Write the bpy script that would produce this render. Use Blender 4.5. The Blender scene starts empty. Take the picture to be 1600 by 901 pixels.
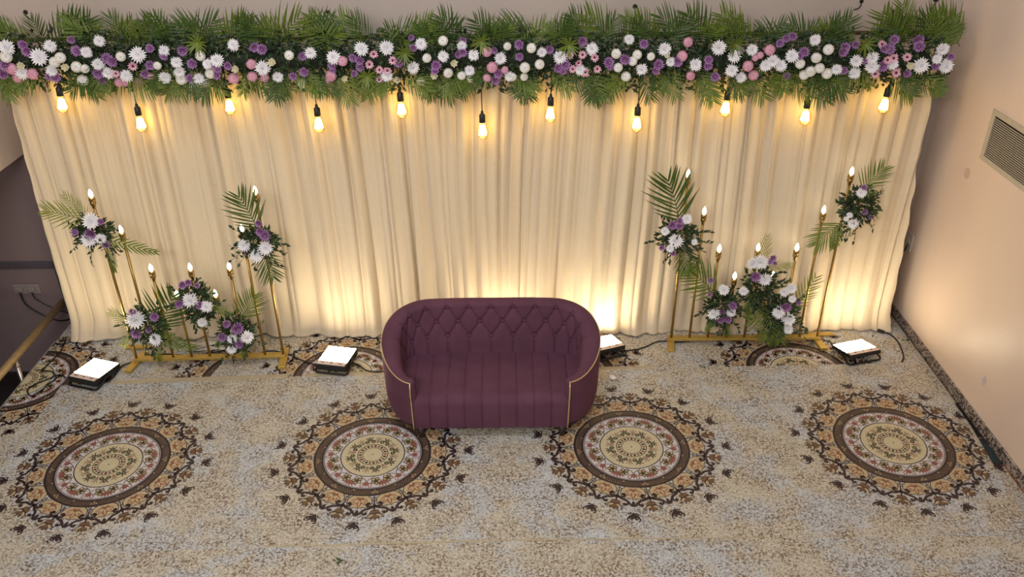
import bpy, math, random
import numpy as np
from mathutils import Vector, Matrix
from math import sin, cos, pi, radians, sqrt

random.seed(7); rng = np.random.RandomState(11)
scene = bpy.context.scene
col = scene.collection

# ------------------------------------------------------------------ camera
F = 1321.3; CAMZ = 3.9503
RV = Vector((0.99995155, -0.00747389, -0.00640627))
UV = Vector((0.0093002, 0.50403039, 0.86363584))
DV = Vector((0.00322577, 0.86365358, -0.50407548))
CAM = Vector((0, 0, CAMZ))
cd = bpy.data.cameras.new('camera'); cam = bpy.data.objects.new('camera', cd); col.objects.link(cam)
cd.sensor_width = 36.0; cd.lens = F / 1600 * 36.0; cd.clip_end = 100
m = Matrix((RV, UV, -DV)).transposed().to_4x4(); m.translation = CAM
cam.matrix_world = m
scene.camera = cam

# ------------------------------------------------------------------ world, lights, exposure
w = bpy.data.worlds.new('world'); scene.world = w; w.use_nodes = True
bg = w.node_tree.nodes['Background']; bg.inputs[0].default_value = (1.0, 0.95, 0.92, 1); bg.inputs[1].default_value = 0.34

def area(name, loc, tgt, size, sizey, energy, colr):
    l = bpy.data.lights.new(name, 'AREA'); l.shape = 'RECTANGLE'; l.size = size; l.size_y = sizey
    l.energy = energy; l.color = colr
    o = bpy.data.objects.new(name, l); col.objects.link(o); o.location = loc
    o.rotation_euler = (Vector(tgt) - Vector(loc)).to_track_quat('-Z', 'Y').to_euler()
    return o
area('hall_ceiling_light', (-1.0, 3.2, 5.6), (-0.8, 4.6, 0.0), 2.6, 1.4, 55, (0.97, 0.97, 1.0))
area('hall_ceiling_light', (-1.8, -1.2, 5.0), (0.6, 5.8, 1.3), 3.0, 1.2, 210, (1.0, 0.955, 0.92))
scene.view_settings.view_transform = 'Standard'; scene.view_settings.look = 'None'
scene.view_settings.gamma = 1.0; scene.view_settings.use_curve_mapping = False
scene.view_settings.exposure = 0.0

PEND_E = 30.0; CANDLE_E = 14.0; FLOOD_E = 44.0

# ------------------------------------------------------------------ pixel -> place helpers (photo taken as 1600x901)
def ray(x, y): return DV * F + RV * (x - 800) + UV * (450.5 - y)
def at_z(x, y, z=0.0):
    v = ray(x, y); return CAM + v * ((z - CAM.z) / v.z)
def at_y(x, y, Y):
    v = ray(x, y); return CAM + v * ((Y - CAM.y) / v.y)
def at_x(x, y, X):
    v = ray(x, y); return CAM + v * ((X - CAM.x) / v.x)

# ------------------------------------------------------------------ materials
def lin(r, g, b):
    f = lambda c: (c / 255 / 12.92) if c / 255 <= 0.04045 else ((c / 255 + 0.055) / 1.055) ** 2.4
    return (f(r), f(g), f(b), 1)
MATS = {}
def mat(name, rgb=None, rough=0.6, metal=0.0, var=0.0, vscale=20, bump=0.0, bscale=60, sheen=0.0, trans=0.0, spec=0.5, emit=None, estr=0.0):
    if name in MATS: return MATS[name]
    M = bpy.data.materials.new(name); M.use_nodes = True; nt = M.node_tree; b = nt.nodes['Principled BSDF']
    c = lin(*rgb); b.inputs['Base Color'].default_value = c
    b.inputs['Roughness'].default_value = rough; b.inputs['Metallic'].default_value = metal
    b.inputs['Specular IOR Level'].default_value = spec
    if sheen: b.inputs['Sheen Weight'].default_value = sheen; b.inputs['Sheen Roughness'].default_value = 0.4
    tc = nt.nodes.new('ShaderNodeTexCoord')
    if var:
        n = nt.nodes.new('ShaderNodeTexNoise'); n.inputs['Scale'].default_value = vscale; n.inputs['Detail'].default_value = 4
        nt.links.new(tc.outputs['Object'], n.inputs['Vector'])
        r = nt.nodes.new('ShaderNodeValToRGB')
        r.color_ramp.elements[0].position = 0.3; r.color_ramp.elements[1].position = 0.7
        r.color_ramp.elements[0].color = tuple(x * (1 - var) for x in c[:3]) + (1,)
        r.color_ramp.elements[1].color = tuple(min(1, x * (1 + var)) for x in c[:3]) + (1,)
        nt.links.new(n.outputs['Fac'], r.inputs['Fac']); nt.links.new(r.outputs['Color'], b.inputs['Base Color'])
    if bump:
        n2 = nt.nodes.new('ShaderNodeTexNoise'); n2.inputs['Scale'].default_value = bscale; n2.inputs['Detail'].default_value = 5
        nt.links.new(tc.outputs['Object'], n2.inputs['Vector'])
        bp = nt.nodes.new('ShaderNodeBump'); bp.inputs['Strength'].default_value = bump; bp.inputs['Distance'].default_value = 0.01
        nt.links.new(n2.outputs['Fac'], bp.inputs['Height']); nt.links.new(bp.outputs['Normal'], b.inputs['Normal'])
    if trans:
        tr = nt.nodes.new('ShaderNodeBsdfTranslucent'); tr.inputs['Color'].default_value = c
        mx = nt.nodes.new('ShaderNodeMixShader'); mx.inputs[0].default_value = trans
        out = nt.nodes['Material Output']
        nt.links.new(b.outputs[0], mx.inputs[1]); nt.links.new(tr.outputs[0], mx.inputs[2]); nt.links.new(mx.outputs[0], out.inputs['Surface'])
    if emit:
        b.inputs['Emission Color'].default_value = emit; b.inputs['Emission Strength'].default_value = estr
    MATS[name] = M
    return M

def wall_mat(name, rgb, stain, rough=0.5):
    M = mat(name, rgb, rough, bump=0.12, bscale=35)
    nt = M.node_tree; b = nt.nodes['Principled BSDF']
    tc = nt.nodes['Texture Coordinate']
    n = nt.nodes.new('ShaderNodeTexNoise'); n.inputs['Scale'].default_value = 1.3; n.inputs['Detail'].default_value = 6
    mp = nt.nodes.new('ShaderNodeMapping'); mp.inputs['Scale'].default_value = (1, 1, 0.35)
    nt.links.new(tc.outputs['Object'], mp.inputs['Vector']); nt.links.new(mp.outputs['Vector'], n.inputs['Vector'])
    r = nt.nodes.new('ShaderNodeValToRGB'); r.color_ramp.elements[0].position = 0.42; r.color_ramp.elements[1].position = 0.72
    r.color_ramp.elements[0].color = lin(*rgb); r.color_ramp.elements[1].color = lin(*stain)
    nt.links.new(n.outputs['Fac'], r.inputs['Fac'])
    nt.links.new(r.outputs['Color'], b.inputs['Base Color'])
    return M

def carpet_mat():
    M = bpy.data.materials.new('printed_vinyl'); M.use_nodes = True; nt = M.node_tree; b = nt.nodes['Principled BSDF']
    tc = nt.nodes.new('ShaderNodeTexCoord'); L = nt.links.new
    def noise(scale, detail, rough=0.6, off=0):
        n = nt.nodes.new('ShaderNodeTexNoise'); n.inputs['Scale'].default_value = scale; n.inputs['Detail'].default_value = detail
        n.inputs['Roughness'].default_value = rough
        mp = nt.nodes.new('ShaderNodeMapping'); mp.inputs['Location'].default_value = (off, off * 1.7, 0)
        L(tc.outputs['Object'], mp.inputs['Vector']); L(mp.outputs['Vector'], n.inputs['Vector']); return n.outputs['Fac']
    def ramp(fac, stops):
        r = nt.nodes.new('ShaderNodeValToRGB'); e = r.color_ramp.elements
        e[0].position, e[0].color = stops[0]; e[1].position, e[1].color = stops[1]
        for p, c in stops[2:]:
            k = e.new(p); k.color = c
        L(fac, r.inputs['Fac']); return r.outputs['Color']
    def mix(f, a, c):
        x = nt.nodes.new('ShaderNodeMix'); x.data_type = 'RGBA'
        L(f, x.inputs[0]); L(a, x.inputs[6]); L(c, x.inputs[7]); return x.outputs[2]
    W, K = (1, 1, 1, 1), (0, 0, 0, 1)
    cream = ramp(noise(55, 4, 0.8), [(0.40, lin(184, 175, 154)), (0.58, lin(211, 206, 191))])
    pale = ramp(noise(60, 4, 0.8, 3), [(0.38, lin(178, 182, 182)), (0.58, lin(206, 211, 214))])
    big = ramp(noise(2.3, 6, 0.68, 9), [(0.47, K), (0.57, W)])
    base = mix(big, cream, pale)
    sp = ramp(noise(52, 4, 0.85, 5), [(0.505, K), (0.535, W)])
    brown = ramp(noise(7, 4, 0.7, 14), [(0.35, lin(134, 107, 79)), (0.6, lin(100, 78, 58))])
    dens = ramp(noise(5.5, 5, 0.7, 21), [(0.38, (0.10,) * 3 + (1,)), (0.56, (0.9,) * 3 + (1,))])
    mm = nt.nodes.new('ShaderNodeMath'); mm.operation = 'MULTIPLY'; L(sp, mm.inputs[0]); L(dens, mm.inputs[1])
    c2 = mix(mm.outputs[0], base, brown)
    dk = ramp(noise(88, 3, 0.7, 31), [(0.585, K), (0.61, W)])
    rgb = nt.nodes.new('ShaderNodeRGB'); rgb.outputs[0].default_value = lin(70, 58, 54)
    c3 = mix(dk, c2, rgb.outputs[0])
    L(c3, b.inputs['Base Color'])
    rr = nt.nodes.new('ShaderNodeMapRange'); rr.inputs[3].default_value = 0.34; rr.inputs[4].default_value = 0.55
    L(noise(2.0, 3, 0.5, 40), rr.inputs[0]); L(rr.outputs[0], b.inputs['Roughness'])
    b.inputs['Specular IOR Level'].default_value = 0.4
    bp = nt.nodes.new('ShaderNodeBump'); bp.inputs['Strength'].default_value = 0.25; bp.inputs['Distance'].default_value = 0.02
    L(noise(5, 2, 0.5, 50), bp.inputs['Height']); L(bp.outputs['Normal'], b.inputs['Normal'])
    return M

def granite_mat():
    M = bpy.data.materials.new('speckled_granite'); M.use_nodes = True; nt = M.node_tree; b = nt.nodes['Principled BSDF']
    tc = nt.nodes.new('ShaderNodeTexCoord'); v = nt.nodes.new('ShaderNodeTexVoronoi'); v.inputs['Scale'].default_value = 70
    nt.links.new(tc.outputs['Object'], v.inputs['Vector'])
    sx = nt.nodes.new('ShaderNodeSeparateColor'); nt.links.new(v.outputs['Color'], sx.inputs[0])
    r = nt.nodes.new('ShaderNodeValToRGB'); r.color_ramp.interpolation = 'CONSTANT'
    e = r.color_ramp.elements; e[0].position = 0; e[0].color = lin(60, 52, 50); e[1].position = 0.35; e[1].color = lin(120, 108, 100)
    k = e.new(0.65); k.color = lin(165, 152, 140)
    nt.links.new(sx.outputs[0], r.inputs['Fac']); nt.links.new(r.outputs['Color'], b.inputs['Base Color'])
    b.inputs['Roughness'].default_value = 0.35
    return M

CARPET = carpet_mat(); GRANITE = granite_mat()
BACKW = wall_mat('back_wall_paint', (196, 182, 172), (186, 172, 163))
SIDEW = wall_mat('side_wall_paint', (234, 212, 192), (222, 200, 184), 0.42)
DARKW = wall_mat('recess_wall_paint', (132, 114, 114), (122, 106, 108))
GOLD = mat('brushed_gold', (172, 142, 78), 0.36, 0.8, var=0.12, vscale=30)
GOLDP = mat('gold_paint', (196, 166, 88), 0.42, 0.5, var=0.1, vscale=25)
BRASS = mat('brass_socket', (168, 138, 82), 0.3, 0.9, var=0.15, vscale=60)
BLACK = mat('black_plastic', (26, 25, 26), 0.45, var=0.1)
CABLE = mat('black_cable', (22, 20, 22), 0.5, var=0.1)
WCABLE = mat('white_cable', (225, 222, 215), 0.5, var=0.04)
WPLASTIC = mat('white_plastic', (214, 206, 192), 0.4, var=0.03)
VELVET = mat('plum_velvet', (96, 62, 78), 0.78, var=0.12, vscale=6, bump=0.05, bscale=300, sheen=0.12, spec=0.15)
VELVET.node_tree.nodes['Principled BSDF'].inputs['Sheen Tint'].default_value = lin(190, 120, 150)
WOODD = mat('dark_wood_leg', (48, 30, 24), 0.5, var=0.2)
STEMG = mat('green_stem', (70, 92, 44), 0.6, var=0.15)
LEAFD = mat('dark_leaf', (38, 56, 30), 0.5, var=0.4, vscale=9, trans=0.12)
LEAFM = mat('mid_leaf', (62, 84, 46), 0.5, var=0.3, vscale=9, trans=0.15)
PALM = mat('palm_green', (104, 126, 44), 0.45, var=0.3, vscale=3, trans=0.25)
PALMD = mat('palm_deep_green', (70, 98, 38), 0.45, var=0.3, vscale=3, trans=0.25)
PALMY = mat('palm_yellow_green', (140, 150, 62), 0.45, var=0.25, vscale=3, trans=0.25)
WHITEF = mat('white_petal', (250, 249, 252), 0.6, var=0.03, trans=0.06)
CREAMF = mat('cream_petal', (232, 226, 196), 0.6, var=0.06, trans=0.15)
PURP = mat('purple_petal', (120, 66, 132), 0.6, var=0.25, vscale=30, trans=0.1)
PURPT = mat('lilac_petal_tip', (182, 138, 190), 0.6, var=0.1, trans=0.1)
PINK = mat('pink_petal', (238, 192, 208), 0.6, var=0.1, trans=0.15)
PINKD = mat('rose_petal', (220, 160, 184), 0.6, var=0.1, trans=0.15)
FCENT = mat('dark_flower_centre', (92, 28, 58), 0.7, var=0.2)
FCENTY = mat('green_flower_centre', (150, 140, 80), 0.7, var=0.2)

def curtain_mat():
    M = mat('cream_cloth', (232, 216, 188), 0.75, bump=0.0, sheen=0.2, spec=0.25)
    nt = M.node_tree; b = nt.nodes['Principled BSDF']; tc = nt.nodes['Texture Coordinate']; L = nt.links.new
    n = nt.nodes.new('ShaderNodeTexNoise'); n.inputs['Scale'].default_value = 5; n.inputs['Detail'].default_value = 5; n.inputs['Distortion'].default_value = 0.8
    mp = nt.nodes.new('ShaderNodeMapping'); mp.inputs['Scale'].default_value = (1.2, 1, 2.2)
    L(tc.outputs['Object'], mp.inputs['Vector']); L(mp.outputs['Vector'], n.inputs['Vector'])
    bp = nt.nodes.new('ShaderNodeBump'); bp.inputs['Strength'].default_value = 0.35; bp.inputs['Distance'].default_value = 0.03
    L(n.outputs['Fac'], bp.inputs['Height']); L(bp.outputs['Normal'], b.inputs['Normal'])
    tr = nt.nodes.new('ShaderNodeBsdfTranslucent'); tr.inputs['Color'].default_value = lin(234, 212, 172)
    mx = nt.nodes.new('ShaderNodeMixShader'); mx.inputs[0].default_value = 0.15
    L(b.outputs[0], mx.inputs[1]); L(tr.outputs[0], mx.inputs[2]); L(mx.outputs[0], nt.nodes['Material Output'].inputs['Surface'])
    return M
CURT = curtain_mat()

def emit_mat(name, colr, strength):
    M = bpy.data.materials.new(name); M.use_nodes = True; nt = M.node_tree
    nt.nodes.remove(nt.nodes['Principled BSDF'])
    e = nt.nodes.new('ShaderNodeEmission'); e.inputs[0].default_value = colr; e.inputs[1].default_value = strength
    nt.links.new(e.outputs[0], nt.nodes['Material Output'].inputs['Surface'])
    return M
PENDM = emit_mat('lit_filament', (1.0, 0.66, 0.16, 1), PEND_E)
CANDM = emit_mat('lit_candle_bulb', (1.0, 0.84, 0.58, 1), CANDLE_E)
FLOODM = emit_mat('lit_led_panel', (1.0, 0.83, 0.56, 1), FLOOD_E)
GLASS = bpy.data.materials.new('bulb_glass'); GLASS.use_nodes = True
_nt = GLASS.node_tree; _nt.nodes.remove(_nt.nodes['Principled BSDF'])
_t = _nt.nodes.new('ShaderNodeBsdfTransparent'); _t.inputs[0].default_value = (1, .93, .75, 1)
_g = _nt.nodes.new('ShaderNodeBsdfGlossy'); _g.inputs['Roughness'].default_value = 0.05
_m = _nt.nodes.new('ShaderNodeMixShader'); _m.inputs[0].default_value = 0.08
_nt.links.new(_t.outputs[0], _m.inputs[1]); _nt.links.new(_g.outputs[0], _m.inputs[2]); _nt.links.new(_m.outputs[0], _nt.nodes['Material Output'].inputs['Surface'])

# ------------------------------------------------------------------ mesh helpers
class MB:
    def __init__(s): s.v = []; s.f = []; s.m = []
    def add(s, vs, fs, mi=0):
        o = len(s.v); s.v += [tuple(p) for p in vs]
        for f in fs: s.f.append(tuple(i + o for i in f)); s.m.append(mi)
    def box(s, a, b, mi=0, M=None):
        x0, y0, z0 = a; x1, y1, z1 = b
        vs = [Vector(p) for p in ((x0,y0,z0),(x1,y0,z0),(x1,y1,z0),(x0,y1,z0),(x0,y0,z1),(x1,y0,z1),(x1,y1,z1),(x0,y1,z1))]
        if M: vs = [M @ p for p in vs]
        s.add(vs, [(3,2,1,0),(4,5,6,7),(0,1,5,4),(1,2,6,5),(2,3,7,6),(3,0,4,7)], mi)
    def cbox(s, a, b, c=0.004, mi=0, M=None):
        # box with chamfered vertical and horizontal edges
        x0, y0, z0 = a; x1, y1, z1 = b
        def ring(i, z): return [(x0+c+i,y0+i,z),(x1-c-i,y0+i,z),(x1-i,y0+c+i,z),(x1-i,y1-c-i,z),(x1-c-i,y1-i,z),(x0+c+i,y1-i,z),(x0+i,y1-c-i,z),(x0+i,y0+c+i,z)]
        rings = [ring(c, z0), ring(0, z0 + c), ring(0, z1 - c), ring(c, z1)]
        vs = [Vector(p) for r in rings for p in r]
        if M: vs = [M @ p for p in vs]
        fs = [tuple(range(7, -1, -1)), tuple(range(24, 32))]
        for k in range(3):
            for i in range(8):
                j = (i + 1) % 8; fs.append((k*8+i, k*8+j, k*8+8+j, k*8+8+i))
        s.add(vs, fs, mi)
    def lathe(s, prof, n=14, mi=0, M=None, cap=True):
        vs = []; fs = []
        for r, z in prof:
            for k in range(n):
                a = 2 * pi * k / n; p = Vector((r * cos(a), r * sin(a), z)); vs.append(M @ p if M else p)
        for i in range(len(prof) - 1):
            for k in range(n):
                j = (k + 1) % n; fs.append((i*n+k, i*n+j, i*n+n+j, i*n+n+k))
        if cap: fs.append(tuple(range(n - 1, -1, -1))); fs.append(tuple(range((len(prof)-1)*n, len(prof)*n)))
        s.add(vs, fs, mi)
    def tube(s, pts, r, n=6, mi=0):
        pts = [Vector(p) for p in pts]; vs = []; fs = []
        up = Vector((0, 0, 1)); N = len(pts)
        for i, p in enumerate(pts):
            t = (pts[min(i+1, N-1)] - pts[max(i-1, 0)]).normalized()
            a = t.cross(up)
            if a.length < 1e-3: a = t.cross(Vector((0, 1, 0)))
            a.normalize(); b = a.cross(t).normalized()
            rr = r[i] if isinstance(r, (list, tuple)) else r
            for k in range(n):
                q = 2 * pi * k / n; vs.append(p + (a * cos(q) + b * sin(q)) * rr)
        for i in range(N - 1):
            for k in range(n):
                j = (k + 1) % n; fs.append((i*n+k, i*n+j, i*n+n+j, i*n+n+k))
        fs.append(tuple(range(n - 1, -1, -1))); fs.append(tuple(range((N-1)*n, N*n)))
        s.add(vs, fs, mi)
    def mesh(s, name, mats, smooth=False):
        me = bpy.data.meshes.new(name); me.from_pydata(s.v, [], s.f)
        for x in (mats if isinstance(mats, (list, tuple)) else [mats]): me.materials.append(x)
        if any(s.m): me.polygons.foreach_set('material_index', s.m)
        if smooth: me.polygons.foreach_set('use_smooth', [True] * len(s.f))
        me.update(); return me
    def build(s, name, mats, parent=None, smooth=False):
        return link(name, s.mesh(name, mats, smooth), parent)
def link(name, me, parent=None, M=None):
    o = bpy.data.objects.new(name, me); col.objects.link(o)
    if parent: o.parent = parent
    if M is not None: o.matrix_local = M
    return o
def tag(o, label=None, cat=None, group=None, kind=None):
    if label: o['label'] = label
    if cat: o['category'] = cat
    if group: o['group'] = group
    if kind: o['kind'] = kind
    return o
def empty(name, loc, rz=0.0):
    o = bpy.data.objects.new(name, None); col.objects.link(o); o.location = loc; o.rotation_euler = (0, 0, rz)
    o.empty_display_size = 0.1
    return o
def loc_of(root): return Matrix.Translation(root.location) @ root.rotation_euler.to_matrix().to_4x4()
def spline(pts, n=8):
    P = [Vector(p) for p in pts]; out = []
    for i in range(len(P) - 1):
        p0 = P[max(i-1, 0)]; p1 = P[i]; p2 = P[i+1]; p3 = P[min(i+2, len(P)-1)]
        for k in range(n):
            t = k / n
            out.append(0.5 * ((2*p1) + (p2-p0)*t + (2*p0-5*p1+4*p2-p3)*t*t + (3*p1-p0-3*p2+p3)*t**3))
    out.append(P[-1]); return out

# ------------------------------------------------------------------ setting
XR = 3.36; YB = 6.4; XL = -3.82; ZLOW = -0.77
def struct(name, mb, m, parent=None):
    o = mb.build(name, m, parent)
    if not parent: o['kind'] = 'structure'
    return o
b = MB(); b.box((XL, -0.5, -0.70), (XR + 0.02, YB, 0.0))
STAGE = mat('stage_boards', (78, 52, 38), 0.5, var=0.3, vscale=8)
struct('floor', b, STAGE)
b = MB(); b.box((-6.5, -0.5, ZLOW - 0.05), (XL, YB, ZLOW)); struct('floor_lower', b, mat('dark_stone_floor', (46, 40, 42), 0.4, var=0.2))
b = MB(); b.box((XL, YB, -0.77), (XR + 0.15, YB + 0.12, 4.6)); struct('wall_back', b, BACKW)
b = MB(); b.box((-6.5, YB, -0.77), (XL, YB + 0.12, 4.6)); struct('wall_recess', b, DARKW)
b = MB(); b.box((XR, -0.5, -0.77), (XR + 0.15, YB, 4.6)); struct('wall_right', b, SIDEW)
b = MB(); b.box((-4.0, -0.5, 1.51), (-3.85, YB, 4.6)); struct('wall_left', b, SIDEW)
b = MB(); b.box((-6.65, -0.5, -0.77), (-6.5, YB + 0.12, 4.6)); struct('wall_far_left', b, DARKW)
b = MB(); b.cbox((-6.5, YB - 0.018, 0.462), (-3.87, YB, 0.53), 0.005); struct('trim_1', b, mat('slate_trim', (84, 76, 84), 0.45, var=0.1))
b = MB(); b.cbox((-3.9, YB - 0.03, -0.77), (-3.822, YB, 0.53), 0.005); struct('trim_2', b, mat('slate_trim_dark', (50, 46, 58), 0.45, var=0.1))
b = MB(); b.cbox((-6.5, YB - 0.02, -0.77), (-3.9, YB, -0.62), 0.004); struct('baseboard_recess', b, mat('dark_skirting', (44, 36, 36), 0.4, var=0.15))
b = MB(); b.cbox((XR - 0.016, 2.2, 0.0), (XR, YB, 0.085), 0.003)
struct('baseboard_right', b, GRANITE)
# holes in the back wall
for k, (px, py, r) in enumerate([(40, 19, .014), (513, 19, .013), (992, 10, .014), (1346, 2, .012), (1463, -2, .02)]):
    p = at_y(px, py, YB); mb = MB()
    M = Matrix.Translation((p.x, YB, p.z)) @ Matrix.Rotation(pi / 2, 4, 'X')
    mb.lathe([(r * 1.25, 0.0), (r * 1.2, 0.004), (r * 0.8, 0.005), (r * 0.7, 0.0015)], 10, 0, M)
    o = mb.build('conduit_hole', BLACK)
    tag(o, ['small black conduit hole above the left end of the garland', 'small black conduit hole above the garland, left of the middle', 'small black conduit hole above the middle of the garland',
            'small black conduit hole with a loose wire, near the right of the back wall', 'frayed dark hole with a wire at the top right wall corner'][k], 'hole', 'holes in the back wall')
def wire(name, pts, r, m, label, cat, n=6, seg=8, group=None):
    mb = MB(); mb.tube(spline(pts, seg), r, n); o = mb.build(name, m, None, True); tag(o, label, cat, group); return o
for pts, lab in [([(1346, 1), (1345, 8), (1341, 13), (1334, 15)], 'thin loose wire curling out of the back wall'), ([(1464, 0), (1459, 10), (1456, 20), (1452, 27)], 'thin loose wire at the top right wall corner')]:
    wire('loose_wire', [at_y(x, y, YB - 0.012) for x, y in pts], 0.004, CABLE, lab, 'wire')

# ventilation grille
gy0, gy1, gz0, gz1 = 4.35, 5.635, 1.70, 2.06
g = empty('vent_grille', (XR, (gy0 + gy1) / 2, gz0)); GI = loc_of(g).inverted()
tag(g, 'cream slatted air vent grille set in the right wall', 'vent')
GRM = mat('grille_paint', (196, 184, 162), 0.4, var=0.05)
fr = MB()
for a, c in [((XR - .012, gy0, gz0), (XR, gy1, gz0 + .035)), ((XR - .012, gy0, gz1 - .035), (XR, gy1, gz1)), ((XR - .012, gy0, gz0 + .035), (XR, gy0 + .04, gz1 - .035)), ((XR - .012, gy1 - .04, gz0 + .035), (XR, gy1, gz1 - .035))]:
    fr.cbox(a, c, 0.002, 0, GI)
fr.build('frame', GRM, g)
bk = MB(); bk.box((XR - .0025, gy0 + .03, gz0 + .03), (XR - .0005, gy1 - .03, gz1 - .03), 0, GI); bk.build('duct_opening', mat('dark_duct', (30, 22, 18), 0.8, var=0.1), g)
sl = MB(); SP = 0.0145
R_ = Matrix.Rotation(radians(-20), 4, 'Y')
sl.box((-.0025, -(gy1 - gy0) / 2 + .04, -.0024), (.0025, (gy1 - gy0) / 2 - .04, .0024), 0, R_)
slm = sl.mesh('slat', GRM); n = int((gz1 - gz0 - .075) / SP)
for k in range(n):
    link('slat', slm, g, Matrix.Translation((-.0065, 0, .046 + k * SP)))

# right wall bits
p = at_x(1511, 271, XR)
mb = MB(); M = Matrix.Translation((XR, p.y, p.z)) @ Matrix.Rotation(-pi / 2, 4, 'Y')
mb.lathe([(.040, 0), (.040, .003), (.034, .006), (.030, .0045), (.012, .005), (.0, .005)], 20, 0, M)
tag(mb.build('junction_cover', mat('painted_cover', (212, 186, 164), 0.45, var=0.04), None, True), 'round painted junction cover on the right wall below the vent', 'cover')
p = at_x(1538, 595, XR); mb = MB()
mb.add([(XR - .0005, p.y + .03, p.z), (XR - .0005, p.y, p.z - .048), (XR - .0005, p.y - .03, p.z), (XR - .0005, p.y, p.z + .048),
        (XR - .0015, p.y + .03, p.z), (XR - .0015, p.y, p.z - .048), (XR - .0015, p.y - .03, p.z), (XR - .0015, p.y, p.z + .048)],
       [(0, 1, 2, 3), (7, 6, 5, 4), (0, 4, 5, 1), (1, 5, 6, 2), (2, 6, 7, 3), (3, 7, 4, 0)])
tag(mb.build('paper_sticker', mat('pale_paper', (206, 196, 196), 0.6, var=0.03)), 'pale diamond shaped paper sticker low on the right wall', 'sticker')
sw = empty('switch_plate', (XR, 6.30, 0.70)); tag(sw, 'cream switch plate on the right wall beside the curtain edge', 'switch')
mb = MB(); mb.cbox((-.012, -.06, -.075), (0, .06, .075), .003); mb.build('plate', WPLASTIC, sw)
mb = MB(); mb.cbox((-.018, -.03, -.03), (-.011, .03, .03), .002); mb.build('rocker', WPLASTIC, sw)
wire('dangling_wire', [(XR - .02, 6.27, .69), (XR - .03, 6.28, .63), (XR - .02, 6.32, .59), (XR - .03, 6.34, .53), (XR - .02, 6.30, .51), (XR - .025, 6.36, .50)], .005, CABLE, 'short dark wire dangling from the switch plate', 'wire')

# ------------------------------------------------------------------ medallion print (flat shapes, each layer a hair above the last)
RM = 0.405
PR = [mat('print_brown', (54, 40, 42), 0.4, var=0.1, spec=0.4), mat('print_tan', (168, 146, 112), 0.4, var=0.08, spec=0.4), mat('print_cream', (198, 188, 154), 0.4, var=0.06, vscale=40, spec=0.4),
      mat('print_white', (200, 196, 196), 0.4, var=0.08, vscale=30, spec=0.4), mat('print_rust', (142, 92, 64), 0.4, var=0.15, spec=0.4), mat('print_green', (76, 72, 56), 0.4, var=0.15, spec=0.4),
      mat('print_red', (136, 86, 76), 0.4, var=0.12, spec=0.4), mat('print_mocha', (112, 86, 66), 0.4, var=0.12, spec=0.4), mat('print_ochre', (186, 168, 134), 0.4, var=0.08, vscale=30, spec=0.4)]
BR, TA, CR, WH, RU, GN, RE, MO, OC = range(9)
class Print:
    def __init__(s): s.v = []; s.f = []; s.m = []
    def poly(s, pts, mi, L):
        o = len(s.v); s.v += [(x * RM, y * RM, 0.0002 + L * 0.00012) for x, y in pts]; s.f.append(tuple(range(o, o + len(pts)))); s.m.append(mi)
    def disc(s, c, r, mi, L, n=16, ry=None, rot=0):
        ry = ry or r
        s.poly([(c[0] + r * cos(2*pi*k/n) * cos(rot) - ry * sin(2*pi*k/n) * sin(rot), c[1] + r * cos(2*pi*k/n) * sin(rot) + ry * sin(2*pi*k/n) * cos(rot)) for k in range(n)], mi, L)
    def ring(s, r0, r1, mi, L, n=96, c=(0, 0)):
        o = len(s.v)
        for r in (r0, r1):
            s.v += [((c[0] + r * cos(2*pi*k/n)) * RM, (c[1] + r * sin(2*pi*k/n)) * RM, 0.0002 + L * 0.00012) for k in range(n)]
        for k in range(n):
            j = (k + 1) % n; s.f.append((o+k, o+n+k, o+n+j, o+j)); s.m.append(mi)
    def stroke(s, pts, w, mi, L):
        N = len(pts); o = len(s.v); 
        for i, (x, y) in enumerate(pts):
            a = pts[max(i-1, 0)]; c = pts[min(i+1, N-1)]; dx, dy = c[0]-a[0], c[1]-a[1]; l = sqrt(dx*dx+dy*dy) or 1
            ww = w[i] if isinstance(w, list) else w
            nx, ny = -dy/l*ww/2, dx/l*ww/2
            s.v += [((x+nx)*RM, (y+ny)*RM, 0.0002+L*0.00012), ((x-nx)*RM, (y-ny)*RM, 0.0002+L*0.00012)]
        for i in range(N-1): s.f.append((o+2*i, o+2*i+1, o+2*i+3, o+2*i+2)); s.m.append(mi)
def pol(r, a): return (r * cos(a), r * sin(a))
def petal(P, base, ang, ln, wd, mi, L, n=7):
    pts = []
    for k in range(n + 1):
        t = k / n; pts.append((t * ln, wd * sin(pi * t ** 0.8)))
    pts += [(t, -w_) for t, w_ in reversed(pts[1:-1])]
    P.poly([(base[0] + x * cos(ang) - y * sin(ang), base[1] + x * sin(ang) + y * cos(ang)) for x, y in pts], mi, L)
def frame_fn(a):  # local frame: u outward, v tangential, at polar angle a
    ca, sa = cos(a), sin(a)
    return lambda r, t: (r * ca - t * sa, r * sa + t * ca)
def curl(fn, r, t, rad, a0, turns, sgn, n=12, shrink=0.55):
    out = []
    for k in range(n + 1):
        q = k / n; ra = rad * (1 - shrink * q); a = a0 + sgn * turns * 2 * pi * q
        out.append(fn(r + ra * cos(a), t + ra * sin(a)))
    return out
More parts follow.
